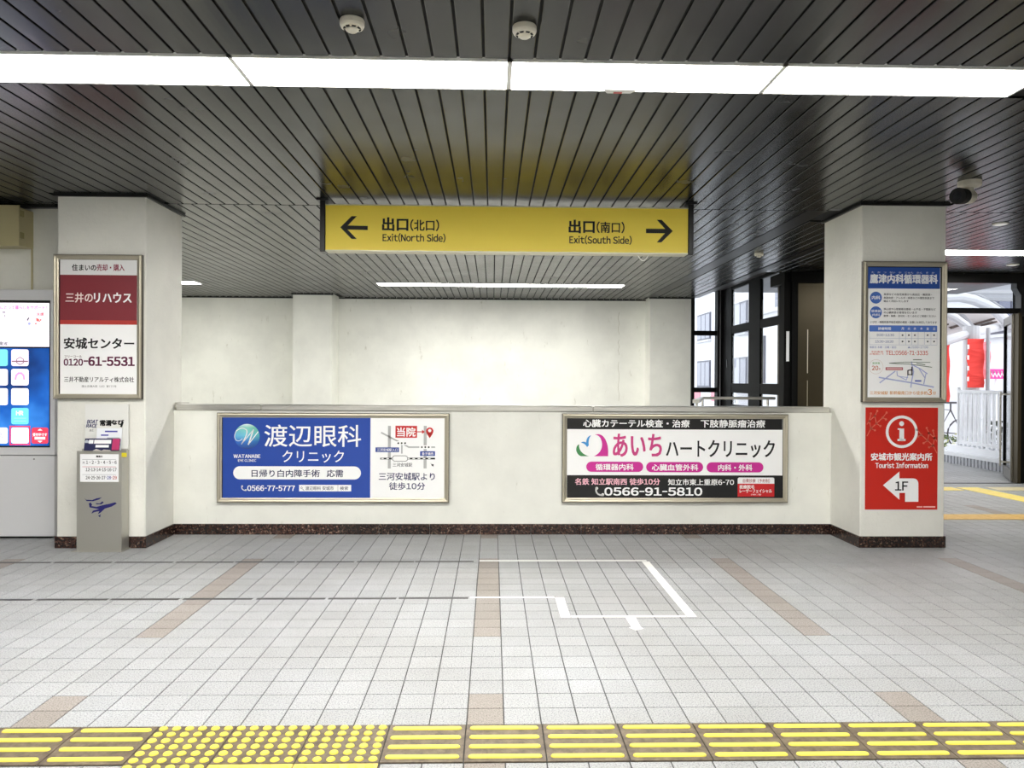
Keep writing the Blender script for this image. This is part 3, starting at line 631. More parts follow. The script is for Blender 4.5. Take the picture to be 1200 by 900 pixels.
d = Vector((-.80, -.58, -.12)).normalized(); c = Vector((cx-.03, cy-.01, CEIL-.115))
MB().tube([c+d*-.09, c+d*-.07, c+d*.05], [.03, .05, .055], 18).build('camera_body', IVORY, t)
MB().tube([c+d*.045, c+d*.14, c+d*.15], [.056, .060, .058], 18).build('lens_hood', BLACK, t, 'black lens hood')
MB().tube([c+d*.149, c+d*.153], [.03, .03], 14).build('camera_lens', mat('lens_glass', (20, 22, 30), .05), t)

# ------------------------------------------------------------------ electrical box and conduit on the left wall
t = thing('electrical_box', 'beige metal electrical box high on the left wall', 'electrical box', (-4.3, 6.64, 2.51))
MB().bbox(-4.75, -4.0, 6.53, 6.75, 2.50, 2.822, .004).build('box_body', BEIGE, t)
MB().box(-4.765, -3.985, 6.52, 6.532, 2.49, 2.832).build('box_door', BEIGE, t)
for z in (2.56, 2.745): MB().box(-4.0, -3.985, 6.545, 6.59, z, z+.05).build('hinge', BEIGED, t)
t = MB().tube([(-4.005, 6.735, 2.50), (-4.005, 6.735, 2.13)], .008, 8).build('conduit', BEIGE); tag(t, 'thin vertical conduit from the beige box down to the kiosk', 'conduit')

# ------------------------------------------------------------------ touch-screen kiosk
YK = 6.63
t = thing('information_kiosk', 'wide grey kiosk with a lit screen left of the left pillar', 'kiosk', (-4.5, 6.69, 0))
MB().bbox(-5.24, -3.748, YK, 6.745, .02, .712, .004).build('lower_cabinet', KGREY, t)
MB().bbox(-5.24, -3.748, YK, 6.745, .718, 2.135, .004).build('upper_cabinet', KGREY, t)
MB().box(-5.2, -3.8, YK+.03, 6.74, .0, .02).build('kiosk_plinth', BLACK, t)
MB().lathe((0, 0, 0), [(.006, -.002), (.006, .002)], 10)
k = MB().tube([(*[at(40, 538, YK)[0]], YK-.003, at(40, 538, YK)[1]), (at(40, 538, YK)[0], YK+.002, at(40, 538, YK)[1])], .006, 10).build('lock', P(90, 90, 90), t)
sx1 = at(58.3, 450, YK)[0]
sc = MB().box(-5.18, sx1+.004, YK-.004, YK+.001, .785, 2.043).build('screen_bezel', BLACK, t)
Y = YK-.0046
def sr(x0, x1, y0, y1):  # px rows on kiosk, X may run out of view
    z1 = at(30, y0, YK)[1]; z0 = at(30, y1, YK)[1]; a = at(x0, 450, YK)[0] if x0 > -900 else -5.175; b = at(x1, 450, YK)[0]; return [(a, z0), (b, z0), (b, z1), (a, z1)]
flat('upper_screen', [sr(-999, 58, 355, 406.3)], S(250, 242, 252, .75), t, Y)
def bl():
    m = mat('blue_screen', (20, 60, 140), .2); p = pos(m); n = noise(m, p, 2.2, 3, .5)
    tc = nd(m, 'ShaderNodeNewGeometry'); r = ramp(m, n, [(.3, (18, 34, 80)), (.55, (26, 90, 180)), (.75, (60, 140, 225))])
    lk(m, r.outputs[0], bsdf(m).inputs['Base Color']); lk(m, r.outputs[0], bsdf(m).inputs['Emission Color']); bsdf(m).inputs['Emission Strength'].default_value = .22; return m
flat('lower_screen', [sr(-999, 58, 408, 522.3)], bl(), t, Y)
Y -= .0005
WS = S(250, 246, 250, .75)
icons = [((13.6, 34), 409.4, 429, S(238, 228, 244, .75)), ((13.6, 34), 432.4, 451.6, WS), ((13.6, 34), 455, 474.6, WS), ((13.6, 34), 478, 497.2, S(110, 214, 232, .75)), ((13.6, 34), 501, 519.6, WS),
         ((-10, 9.6), 409.4, 429, S(120, 214, 216, .75)), ((-10, 9.6), 432.4, 451.6, WS), ((-10, 9.6), 455, 474.6, WS), ((-10, 9.6), 501, 519.6, WS), ((37.4, 57), 501, 519.8, S(214, 60, 84, .75))]
icons += [((x, x+20), y, y+19.6, WS) for x in (-34, -58, -82) for y in (409.4, 432.4, 455, 478, 501)]
for (x0, x1), y0, y1, m in icons: flat('screen_icon', [rrect(x0, y0, x1, y1, YK, .12, 3)], m, t, Y)
flat('icon_border', [R4(11.6, 499, 35.8, 500.4, YK), R4(11.6, 520.2, 35.8, 521.6, YK), R4(11.6, 499, 13, 521.6, YK), R4(34.4, 499, 35.8, 521.6, YK)], S(222, 50, 76, .75), t, Y)
Y2 = Y-.0004
flat('pink_arch', stroke([(18.6, 444.6), (19.4, 440), (22, 437.4), (25.6, 437.4), (28, 440), (28.8, 444.6)], 2.4, YK), S(236, 150, 196, .75), t, Y2)
flat('brown_logo', stroke([(14.6, 423.4), (33, 423.4)], 1.6, YK)+stroke([(20, 421), (24, 418.6), (28, 421), (28, 425), (24, 427.4), (20, 425), (20, 421)], .9, YK), S(140, 96, 112, .6), t, Y2)
text('保険相談', 14.6, 511.4, 33, 515, YK, S(190, 190, 200, .6), t, 0).location.y = Y2-YK; text('HR', 19.6, 481.6, 27.6, 486.4, YK, WS, t, .02).location.y = Y2-YK
flat('grey_marks', stroke([(20.5, 461), (23, 458.6), (26.5, 461), (25.5, 465), (22, 465.4), (20.5, 461)], .5, YK)+stroke([(17, 469.6), (31, 469.6)], .7, YK)+stroke([(17, 490), (31, 490)], .5, YK)+stroke([(17, 493.4), (31, 493.4)], .5, YK)+stroke([(21, 506), (27, 505)], .6, YK)+stroke([(0, 506), (3.6, 512)], 1, YK)+stroke([(3.6, 506), (0, 511), (4, 513)], 1, YK), S(190, 190, 205, .6), t, Y2)
flat('white_bar', [R4(41, 512, 53.4, 515, YK)]+[pxpoly([(44.6, 504.4), (47.4, 502.4), (50.2, 504.4)], YK), pxpoly([(44.6, 516.6), (50.2, 516.6), (47.4, 518.6)], YK)], WS, t, Y2)
text('受付中です', 39, 507.4, 55.6, 511.2, YK, WS, t, .01).location.y = Y2-YK
text('にとって暮らしをサポート！', 1, 358.2, 55, 362.6, YK, S(240, 130, 190, .7), t, .02).location.y = Y2-YK
text('動産', .4, 400.4, 9.6, 404.8, YK, S(110, 110, 118, .6), t, .01).location.y = Y2-YK
flat('pink_line', [R4(12.6, 400.6, 42.4, 401.4, YK), R4(16, 403.6, 30, 404.2, YK)], S(250, 214, 228, .75), t, Y2)
text('支援', 43.4, 366.4, 51.8, 369.8, YK, S(236, 96, 104, .7), t, .02).location.y = Y2-YK
flat('red_marks', [disc(44.6, 375, 1.8, YK, 10), disc(48, 375, 1.1, YK, 8), disc(42.4, 379.4, 1.1, YK, 8)]+stroke([(43, 373), (47, 377)], 1.4, YK), S(238, 110, 104, .7), t, Y2)
flat('dark_marks', stroke([(3.6, 366), (6.6, 366)], 1.2, YK)+stroke([(6.2, 369), (6.4, 371.6)], .8, YK)+stroke([(34.2, 372.6), (32.4, 375.4)], 1.6, YK), S(86, 82, 96, .5), t, Y2)
flat('blue_mark', [disc(34.8, 379.4, 1.6, YK, 10)], S(150, 160, 226, .7), t, Y2)
text('子育て支援', 5.4, 384.6, 19.4, 387.6, YK, S(214, 206, 226, .7), t, 0).location.y = Y2-YK; text('住宅ローン', 37, 384.6, 54, 387.6, YK, S(214, 206, 222, .7), t, 0).location.y = Y2-YK

# ------------------------------------------------------------------ leaflet stand
t = thing('leaflet_stand', 'narrow stainless steel leaflet stand with blue ink emblem before the left pillar', 'leaflet stand', (-3.12, 6.2, 0))
MB().prism([(6.139, 0.006), (6.262, .006), (6.262, .812), (6.215, .812), (6.21, .74), (6.15, .74), (6.139, .800)], 'x', -3.297, -2.945).build('stand_body', SATIN, t)
MB().box(-3.33, -2.93, 6.12, 6.262, 0, .006).build('base_plate', SATIN, t)
hb = MB().box(-3.288, -2.944, 6.245, 6.258, .80, 1.168).build('header_board', WHITEM, t)
Y = 6.2445
text('BOAT', 102, 492, 115, 496.2, Y, P(40, 42, 96), t, .03, .3); text('RACE', 101, 496.8, 114, 501, Y, P(40, 42, 96), t, .03, .3)
text('常滑', 117.4, 492.4, 130.6, 499, Y, INK, t, .05); text('なび', 131, 492.2, 145, 497.6, Y, INK, t, .05); flat('brush_tail', stroke([(143.6, 495), (142, 500)], 2.4, Y), INK, t, Y-.0003)
text('JLC', 104.6, 503, 109.6, 505.4, Y, P(90, 90, 90), t, .01)
Y = 6.1385
cd = MB().box(*[at(94, 548, Y)[0], at(139, 548, Y)[0]], Y-.002, Y, at(116, 564.6, Y)[1], at(116, 532.2, Y)[1]).build('calendar_card', P(246, 246, 248), t, 'white calendar card')
Y = 6.136
text('開催日', 113, 533.8, 120, 536, Y, INK, t, .03)
for b, y in (('1・2・3・4・5・6', 539.8), ('12-13-14-15-16-17', 548.4), ('24-25-26-27', 557.8)):
    text(b, 101 if y < 545 else 100.6, y, 136.6 if y < 556 else 123.4, y+3.8, Y, INK, t, .004)
text('-28', 123.8, 557.8, 130, 561.6, Y, P(60, 70, 160), t, .004); text('-29', 130.4, 557.8, 136.8, 561.6, Y, P(190, 60, 60), t, .004)
flat('calendar_lines', [R4(96.4, 538.2, 136, 538.7, Y), R4(96.4, 556, 136, 556.4, Y)], P(170, 170, 176), t, Y); flat('calendar_red_line', [R4(96.4, 546.8, 136, 547.3, Y)], P(210, 130, 140), t, Y)
text('月', 96.6, 541, 99, 543.4, Y, P(110, 110, 116), t, 0)
Y = 6.1382
MB().box(at(143.4, 533, 6.15)[0], at(149.4, 533, 6.15)[0], 6.136, 6.1375, .755, .787).build('yellow_sticker', P(226, 210, 50), t, 'small yellow sticker')
INKB = P(36, 34, 104)
flat('ink_emblem', [pxpoly([(98.6, 583.6), (101, 585.6), (108, 586), (113, 584), (119.4, 582.8), (116, 585.4), (109, 587.4), (101.6, 587.2)], Y),
     pxpoly([(104, 589.8), (106.6, 589), (108, 591.6), (107, 593), (113, 594), (120, 592), (128, 590.4), (135, 588.6), (137, 590), (131, 593.6), (123, 596), (118, 600.6), (114.6, 602.6), (116.4, 599), (111, 600), (107, 602), (109, 598.4), (116, 596.6), (105, 594.6)], Y),
     pxpoly([(112, 589.6), (117, 590), (120, 587.4), (121.6, 588.8), (119, 591), (113, 591)], Y), pxpoly([(115, 604.6), (118, 602.6), (117.4, 606.4)], Y)], INKB, t, Y-.0004)
lf = [('leaflet', 'dark navy and pink news leaflet leaning in the stand', -3.265, -2.985, 6.192, .80, .895, P(44, 46, 84)), ('leaflet', 'white printed leaflet at the right of the stand', -3.185, -2.985, 6.22, .80, .975, P(240, 242, 248))]
for nm, lab, a, b, y, z0, z1, m in lf:
    q = thing(nm, lab, 'leaflet', ((a+b)/2, y, z0), 'leaflets in the stand')
    MB().prism([(y-.012, z0), (y-.009, z0), (y+.012, z1), (y+.009, z1)], 'x', a, b).build('sheet', m, q)
    def on(z): return y-.0125+.021*(z-z0)/(z1-z0)-.0006
    def lp(nm2, x0, x1, u0, u1, mm): MB().add([(x0, on(u0), u0), (x1, on(u0), u0), (x1, on(u1), u1), (x0, on(u1), u1)], [(0, 1, 2, 3)]).build(nm2, mm, q)
    if m is P(44, 46, 84):
        lp('pink_block', -3.045, -2.987, .805, .893, P(190, 60, 110)); lp('title_box', -3.19, -3.055, .855, .885, WH)
        lp('title_box', -3.232, -3.196, .855, .885, WH); lp('title_bar', -3.175, -3.07, .825, .845, WH)
        bb = MB().lathe((0, 0, 0), [(.016, 0), (.016, .0005)], 16); bb.v = [(v[0]-3.247, on(.868)-.0006+v[2], .868+v[1]) for v in bb.v]; bb.build('round_mark', P(200, 206, 214), q)
    else:
        lp('blue_title', -3.12, -3.02, .945, .957, P(80, 80, 170)); lp('blue_title', -3.15, -3.09, .915, .928, P(120, 120, 190)); lp('pale_stripe', -3.05, -2.99, .84, .85, P(150, 180, 220)); lp('text_line', -3.1, -3.0, .895, .902, P(160, 160, 170))
q = MB().prism([(-3.20, .78), (-3.19, .80), (-3.16, .815), (-3.12, .80), (-3.10, .81), (-3.05, .805), (-3.03, .78)], 'y', 6.165, 6.172).build('leaflet', P(206, 200, 196)); tag(q, 'curled grey leaflet in front of the navy one in the stand', 'leaflet', 'leaflets in the stand')

# ------------------------------------------------------------------ tactile paving
bp = .303
def bar_block(par, x, y, w, base, barm):
    o = MB().bbox(x+.002, x+w-.002, y+.002, y+.3, -.003, .002, .001).build('tactile_block', base, par); return o
barmesh = dotmesh = None
def make_bar():
    L = .272; hw = .0135; r = []
    for z, i in ((0, 0), (.0035, .0015), (.0055, .0045)):
        ring = []
        for cx, s in ((L/2-hw, -90), (-L/2+hw, 90)):
            for j in range(7): g = math.radians(s+30*j); ring.append((cx+(hw-i)*math.cos(g), (hw-i)*math.sin(g), z))
        r.append(ring)
    return MB().loft(r).mesh('raised_bar', YEL)
def make_dot():
    return MB().lathe((0, 0, 0), [(.0172, 0), (.0162, .003), (.0135, .0055)], 12).mesh('raised_dot', YEL)
barm, dotm = make_bar(), make_dot()
tp = thing('tactile_paving', 'yellow tactile guide strip of bars and dots across the foreground', 'tactile paving', (0, 2.9, 0))
for k in range(-9, 11):
    x = -.098+bp*k
    blister = -4 <= k <= -2
    bk = bar_block(tp, x, 2.745, bp, TBASE, YEL)
    if blister:
        for a in range(6):
            for b in range(6):
                o = link('raised_dot', dotm, bk); o.location = (x+bp*(a+.5)/6, 2.745+.303*(b+.5)/6, .0018); o.location -= ORI[tp.name]
    else:
        for b in range(4):
            o = link('raised_bar', barm, bk); o.location = Vector((x+bp/2, 2.745+.303*(b+.5)/4, .0018)) - ORI[tp.name]
tb = thing('tactile_paving', 'short branch of yellow dotted tactile blocks leading off at the bottom edge', 'tactile paving', (-.86, 2.59, 0))
for k in range(-4, -1):
    for r in range(3):
        x = -.098+bp*k; y = 2.745-bp*(r+1); bk = bar_block(tb, x, y, bp, TBASE if k == -4 else TBASEY, YEL)
        n = 6 if k == -4 else 5
        for a in range(n):
            for b in range(n):
                o = link('raised_dot', dotm, bk); o.location = Vector((x+bp*(a+.5)/n, y+.303*(b+.5)/n, .0018)) - ORI[tb.name]
def far_strip(lab, segs, m, name='tactile_paving'):
    t = thing(name, lab, 'tactile paving', segs[0][0] + (0,) if False else (segs[0][0][0], segs[0][0][1], 0))
    for (ax, ay), (bx, by) in segs:
        L = math.hypot(bx-ax, by-ay); n = max(1, round(L/.3)); ux, uy = (bx-ax)/L, (by-ay)/L; nx, ny = -uy, ux
        for k in range(n):
            a, b = L*k/n+.002, L*(k+1)/n-.002
            MB().prism([(ax+ux*a+nx*.148, ay+uy*a+ny*.148), (ax+ux*b+nx*.148, ay+uy*b+ny*.148), (ax+ux*b-nx*.148, ay+uy*b-ny*.148), (ax+ux*a-nx*.148, ay+uy*a-ny*.148)], 'z', .0003, .004).build('tactile_block', m, t)
far_strip('ochre tactile strip crossing the corridor beyond the right pillar', [((4.2, 7.70), (8.7, 7.70))], OCHRE)
far_strip('pale yellow tactile strip just inside the exit door, bending towards the viewer', [((4.5, 9.74), (6.05, 9.74)), ((6.24, 9.86), (6.36, 7.87))], worn('pale_tactile', (244, 226, 130), (232, 206, 100)))
far_strip('thin faded tactile strip continuing right before the exit door', [((6.5, 9.74), (8.6, 9.74))], worn('faded_tactile', (226, 216, 178), (208, 194, 150)))

# ------------------------------------------------------------------ tape on the floor
def fbox(t, nm, x0, y0, x1, y1, m, z=.0006): return MB().box(x0, x1, y0, y1, .0001, z).build(nm, m, t)
t = thing('floor_tape', 'white tape outline stuck on the floor tiles before the parapet', 'tape', (.55, 5.1, 0))
fbox(t, 'tape_strip', -.092, 5.80, 1.19, 5.84, TAPEW); fbox(t, 'tape_strip', -.135, 4.822, .40, 4.852, TAPEW); fbox(t, 'tape_strip', .405, 4.425, .462, 4.835, TAPEW)
fbox(t, 'tape_strip', .468, 4.425, 1.142, 4.455, TAPEW); fbox(t, 'tape_strip', 1.147, 4.43, 1.205, 5.79, TAPEW)
MB().prism([(.782, 4.42), (.842, 4.42), (.838, 4.25), (.85, 4.22), (.80, 4.19), (.77, 4.235), (.786, 4.25)], 'z', .0001, .0006).build('tape_strip', TAPEW, t, 'small torn white tape tab')
for yy, lab, x1 in ((5.797, 'broken black tape line along the tiles, nearer the parapet', -.135), (4.822, 'broken black tape line along the tiles, farther from the parapet', -.14)):
    t = thing('floor_tape', lab, 'tape', (-2, yy, 0), 'black tape lines')
    x = x1
    while x > -4.6:
        L = .45; dy = random.uniform(-.002, .002) - (x1-x)*.006
        fbox(t, 'tape_strip', max(x-L+random.uniform(.004, .02), -4.7), yy+dy-.018, x-random.uniform(0, .012), yy+dy+.018, TAPEB, .0007); x -= L

# ------------------------------------------------------------------ window wall beyond the stairwell
def wx(y): return 4.10+.0*(13.5-y)
w = setting('window_1', 'dark framed window at the end of the back wall')
MB().box(3.55, 3.60, 13.50, 13.60, -1, 3.3).build('mullion', FRAMEB, w); MB().box(4.0, 4.17, 13.46, 13.64, -1, 3.3).build('mullion', FRAMEB, w)
MB().box(4.035, 4.05, 13.44, 13.462, -1, 3.3).build('frame_bead', mat('bright_bead', (150, 150, 156), .3, .6), w)
for z, h in ((2.20, .085), (1.185, .085), (3.1, .2)): MB().box(3.6, 4.0, 13.52, 13.58, z, z+h).build('transom', FRAMEB, w)
for z0, z1 in ((-.5, 1.185), (1.27, 2.20), (2.285, 3.1)): MB().box(3.6, 4.0, 13.545, 13.553, z0, z1).build('window_pane', GLASS, w)
struct('wall_spandrel', MB().box(3.55, 4.05, 13.5, 13.6, -3, -.5).box(4.05, 4.15, 10.4, 13.6, -3, .9), FRAMEB)
w = setting('window_2', 'dark framed window wall beside the stairwell')
for ya, yb in ((12.95, 13.46), (11.56, 12.08), (10.30, 10.78)): MB().box(4.085, 4.135, ya, yb, .9, 3.02).build('mullion', FRAMEB, w)
for ya, yb in ((12.08, 12.95), (10.78, 11.56)):
    for z, h in ((2.20, .13), (1.19, .16), (.9, .09), (2.95, .1)): MB().box(4.088, 4.132, ya, yb, z, z+h).build('transom', FRAMEB, w)
    for z0, z1 in ((.99, 1.19), (1.35, 2.20), (2.33, 2.95)): MB().box(4.10, 4.108, ya, yb, z0, z1).build('window_pane', GLASS, w)
MB().box(4.02, 4.04, 12.98, 13.0, 1.62, 1.76).build('window_handle', BLKM, w)
# bronze clad column and its dark jamb
t = thing('bronze_column', 'bronze metal clad column with a pale scratch between the window wall and right pillar', 'column', (4.6, 10.5, 0))
MB().box(4.09, 5.0, 10.40, 10.85, 0, 2.74).build('cladding_panel', BRONZE, t)
MB().box(4.17, 4.20, 10.385, 10.40, 0, 2.74).build('joint_strip', FRAMEB, t)
MB().box(4.0, 5.05, 10.36, 10.9, 2.74, CEIL+.02).build('column_head', FRAMEB, t, 'dark column head')
MB().box(4.335, 4.345, 10.396, 10.40, 1.5, 2.1).build('streak', P(214, 208, 190), t, 'pale vertical scratch'); MB().box(4.337, 4.343, 10.396, 10.40, .9, 1.4).build('streak', P(190, 182, 160), t, 'pale vertical scratch')  # two thin pale upright strips on the cladding face
MB().box(3.985, 4.09, 10.33, 10.42, 0, 2.75).build('dark_jamb', FRAMEB, t, 'dark jamb')
MB().box(4.015, 4.055, 10.325, 10.33, 1.66, 2.07).build('notice_strip', P(236, 236, 240), t, 'narrow white notice strip')
# stair guard rail
t = thing('handrail', 'stainless steel stair handrail behind the right end of the parapet', 'handrail', (3.0, 9.9, 0))
MB().bbox(2.93, 4.0, 10.66, 10.74, 1.125, 1.165, .008).prism([(2.93, 10.66), (3.0, 10.74), (2.42, 8.85), (2.34, 8.85)], 'z', 1.125, 1.165).build('top_rail', STEEL, t)
for x, y in ((3.9, 10.7), (2.97, 10.7), (2.40, 8.9)): MB().tube([(x, y, -1.6 if x < 3.05 else 0), (x, y, 1.13)], .018, 8).build('rail_post', STEEL, t)

# ------------------------------------------------------------------ exit door
w = setting('door_1', 'glazed exit doorway with dark frame')
MB().box(5.0, 9.2, 10.27, 10.40, 2.745, CEIL+.03).build('door_beam', BLKM, w)
MB().box(5.05, 7.3, 10.28, 10.36, 2.335, 2.405).build('transom', FRAMEB, w)
MB().box(7.20, 7.245, 10.26, 10.36, 0, 2.34).build('door_jamb', BRONZE, w); MB().box(7.245, 9.2, 10.28, 10.45, 0, 2.75).build('side_panel', FRAMEB, w)
MB().prism([(7.17, 2.75), (7.3, 2.75), (7.3, 2.3), (7.235, 2.3), (7.23, 2.58), (7.17, 2.68)], 'y', 10.26, 10.38).build('frame_corner', BLKM, w)
MB().box(5.05, 5.12, 10.28, 10.36, 0, 2.75).build('door_jamb', FRAMEB, w)
MB().box(5.12, 7.2, 10.315, 10.322, 2.405, 2.745).build('window_pane', GLASS, w)
MB().box(5.0, 7.3, 10.26, 10.34, .0005, .004).build('threshold', BLKM, w)
w = setting('door_2', 'glass exit door leaf standing open')
hx, hy, ex, ey = 7.20, 10.36, 7.66, 11.20
def leafbox(s0, s1, z0, z1, th, nm, m, off=0):
    L = math.hypot(ex-hx, ey-hy); ux, uy = (ex-hx)/L, (ey-hy)/L; nx, ny = -uy, ux
    p = [(hx+ux*s0*L+nx*(off-th/2), hy+uy*s0*L+ny*(off-th/2)), (hx+ux*s1*L+nx*(off-th/2), hy+uy*s1*L+ny*(off-th/2)), (hx+ux*s1*L+nx*(off+th/2), hy+uy*s1*L+ny*(off+th/2)), (hx+ux*s0*L+nx*(off+th/2), hy+uy*s0*L+ny*(off+th/2))]
    return MB().prism(p, 'z', z0, z1).build(nm, m, w)
DFR = mat('door_frame_bronze', (96, 92, 84), .35, .6)
leafbox(0, .06, .02, 2.33, .045, 'stile', DFR); leafbox(.94, 1, .02, 2.33, .045, 'stile', FRAMEB); leafbox(.06, .94, .02, .16, .045, 'rail', DFR); leafbox(.06, .94, 2.22, 2.33, .045, 'rail', DFR)
leafbox(.06, .94, .16, 2.22, .008, 'door_pane', GLASS)
for off in (.07, -.07):
    leafbox(.82, .85, .15, 1.25, .025, 'pull_handle', STEEL, off); leafbox(.82, .85, 1.2, 1.225, abs(off)+.02, 'handle_bracket', STEEL, off/2); leafbox(.82, .85, .2, .225, abs(off)+.02, 'handle_bracket', STEEL, off/2)

# ------------------------------------------------------------------ outside: forecourt, fence, canopy, street
EXW = mat('outdoor_white_paint', (232, 234, 238), .5)
CONC = mat('pale_concrete', (196, 197, 200), .7)
struct('floor_outside', MB().box(4.3, 70, 13.3, 90, -.3, -.02).box(8.9, 70, 10.5, 13.4, -.3, -.02), CONC, 'pale forecourt outside the exit')
k = thing('kerb', 'low ribbed kerb with a white ledge outside the exit', 'kerb', (7.95, 12, 0))
MB().box(7.90, 8.4, 10.9, 13.3, 0, .13).build('kerb_core', CONC, k)
for n_ in range(26): MB().box(7.875, 7.90, 11.0+n_*.09, 11.06+n_*.09, .0, .125).build('kerb_rib', mat('grey_rib', (176, 178, 184), .7), k)
MB().box(7.87, 8.45, 10.9, 13.3, .13, .19).build('kerb_ledge', EXW, k); MB().box(8.0, 8.35, 10.9, 13.2, .19, .30).build('upper_ledge', EXW, k)
f = thing('picket_fence', 'white picket railing on the kerb outside the exit', 'fence', (8.1, 11.8, .3))
MB().bbox(8.05, 8.13, 10.9, 13.0, 1.20, 1.255, .008).build('top_rail', EXW, f); MB().box(8.06, 8.12, 10.9, 13.0, .33, .38).build('bottom_rail', EXW, f)
pk = MB().prism([(-.008, .30), (.008, .30), (.026, .36), (.026, .52), (.012, .66), (.012, .95), (.024, 1.2), (-.024, 1.2), (-.012, .95), (-.012, .66), (-.026, .52), (-.026, .36)], 'x', -.02, .02).mesh('picket', EXW)
for n_ in range(17):
    o = link('picket', pk, f); o.location = Vector((8.09, 10.97+n_*.124, 0)) - ORI[f.name]
MB().tube([(8.09, 13.0, .3), (8.09, 13.0, 1.3)], .035, 10).build('end_post', EXW, f)
for q, (x, y, h_, lab) in enumerate(((8.40, 13.80, .5, 'low green shrub with pale flowers left of the picket fence'),)):
    sh = thing('shrub', lab, 'shrub', (x, y, -.02)); rnd = random.Random(3)
    lg, lt = mat('leaf_green', (86, 104, 58), .6), mat('leaf_pale', (216, 216, 150), .6)
    for m_, n_ in ((lg, 340), (lt, 110)):
        b = MB()
        for _ in range(n_):
            a = rnd.uniform(0, 6.3); r = math.sqrt(rnd.random())*.42; z = rnd.uniform(0, h_)*(1-.4*r); c = Vector((x+r*math.cos(a), y+r*math.sin(a), -.02+z))
            u = Vector((rnd.uniform(-1, 1), rnd.uniform(-1, 1), rnd.uniform(-.4, 1))).normalized()*.035; v = u.cross(Vector((rnd.uniform(-1, 1), rnd.uniform(-1, 1), rnd.uniform(-1, 1)))).normalized()*.018
            b.add([c-u, c+v, c+u, c-v], [(0, 1, 2, 3)])
        o = b.build('foliage' if m_ is lg else 'blossom', m_, sh); o['kind'] = 'stuff'
# canopy
CNW = mat('canopy_paint', (188, 188, 192), .5)
cn = thing('canopy', 'white arched station canopy with dark roof recesses outside the exit', 'canopy', (8.6, 14.5, 0))
def px3(l, Yd): return [(at(x, y, Yd)[0], Yd, at(x, y, Yd)[1]) for x, y in l]
GREYB = mat('grey_beam', (160, 160, 164), .5); PANEL = mat('canopy_panel', (190, 184, 184), .6); BRN = mat('recess_brown', (70, 56, 50), .7)
MB().tube(px3([(1085, 353), (1107, 349), (1125, 348), (1140, 351), (1155, 357), (1168, 365), (1178, 375), (1183, 385)], 15.0), .10, 10).build('arch_rib', CNW, cn)
MB().tube(px3([(1085, 345), (1107, 343), (1128, 342), (1146, 346), (1162, 353), (1176, 362)], 15.6), .035, 8).build('arch_rib', GREYB, cn)
MB().tube(px3([(1085, 361), (1107, 367), (1120, 373), (1131, 381), (1138, 389)], 14.3), .075, 10).build('arch_rib', CNW, cn)
q = px3([(1085, 407)], 13.4)+px3([(1138, 390)], 14.3)+px3([(1178, 382)], 15.5); MB().tube(q, .085, 10).build('eaves_beam', CNW, cn)
for pl_, m_, nm_, y_ in (([(1118, 366), (1162, 366), (1174, 381), (1141, 388)], PANEL, 'roof_panel', 15.7), ([(1085, 366), (1108, 372), (1134, 387), (1085, 402)], PANEL, 'roof_panel', 15.7),
      ([(1126, 368), (1130, 368), (1144, 383), (1140, 384)], GREYB, 'roof_batten', 15.6), ([(1142, 379), (1165, 372.5), (1167, 374), (1143, 381)], BRN, 'roof_recess', 15.6), ([(1140, 383.5), (1168, 376), (1169, 377.6), (1141, 385.6)], BRN, 'roof_recess', 15.6),
      ([(1114, 383), (1126, 379.4), (1128, 381), (1117, 385)], BRN, 'roof_recess', 15.6), ([(1085, 382), (1112, 379), (1112, 381), (1085, 386)], BRN, 'roof_recess', 15.6)):
    MB().prism(pxpoly(pl_, y_), 'y', y_, y_+.08).build(nm_, m_, cn)
MB().box(8.6, 13, 15.0, 15.12, 3.17, 3.24).build('eaves_beam', GREYB, cn); MB().box(8.8, 13, 15.3, 15.42, 3.06, 3.11).build('eaves_beam', GREYB, cn)
MB().box(4.0, 8.5, 10.5, 13.75, 3.0, 3.1).build('soffit_panel', mat('grey_soffit', (60, 56, 58), .4), cn, 'grey soffit panel')
MB().box(8.1, 14, 16, 19, 3.5, 3.56).build('roof_sheet', CNW, cn)
px_, py_ = 9.06, 14.2
MB().tube([(px_, py_, -.02), (px_, py_, 2.45)], .15, 16).build('canopy_column', CNW, cn); MB().tube([(9.18, 13.9, -.02), (9.18, 13.9, 2.4)], .035, 8).build('canopy_pole', mat('grey_beam', (160, 160, 164), .5), cn)
RED = mat('red_cloth', (232, 58, 50), .7)
for (x0, x1, y, z0, z1, lab) in ((8.86, 9.17, 14.0, 1.29, 2.2, 'tall red banner on the white canopy column'), (8.3, 8.52, 14.0, 1.02, 2.12, 'narrow red banner beside the right pillar'), (9.2, 9.36, 14.1, 1.45, 2.15, 'pale red banner behind the grey pole')):
    b = thing('banner', lab, 'banner', ((x0+x1)/2, y, z0), 'red banners outside'); m = MB(); n_ = 10
    vs = []; fs = []
    for i in range(n_+1):
        z = z0+(z1-z0)*i/n_; o_ = .012*math.sin(i*1.9)
        vs += [(x0+o_, y+.02*math.sin(i*1.3), z), (x1+o_*.3, y-.02*math.sin(i*1.3), z), (x1+o_*.3, y-.02*math.sin(i*1.3)+.004, z), (x0+o_, y+.02*math.sin(i*1.3)+.004, z)]
    rings = [vs[4*i:4*i+4] for i in range(n_+1)]; m.loft(rings); m.build('banner_cloth', RED if x0 < 9.15 else mat('pale_red_cloth', (236, 130, 140), .7), b)
    if x1-x0 > .3:
        for kk in range(4): MB().box(x0-.02, x0+.012, y-.028, y-.02, z0+.12+.2*kk, z0+.2+.2*kk).build('banner_tab', EXW, b)
sg = thing('street_sign', 'white and magenta street board with scrawled lettering behind the fence', 'sign', (9.9, 15, 1.2))
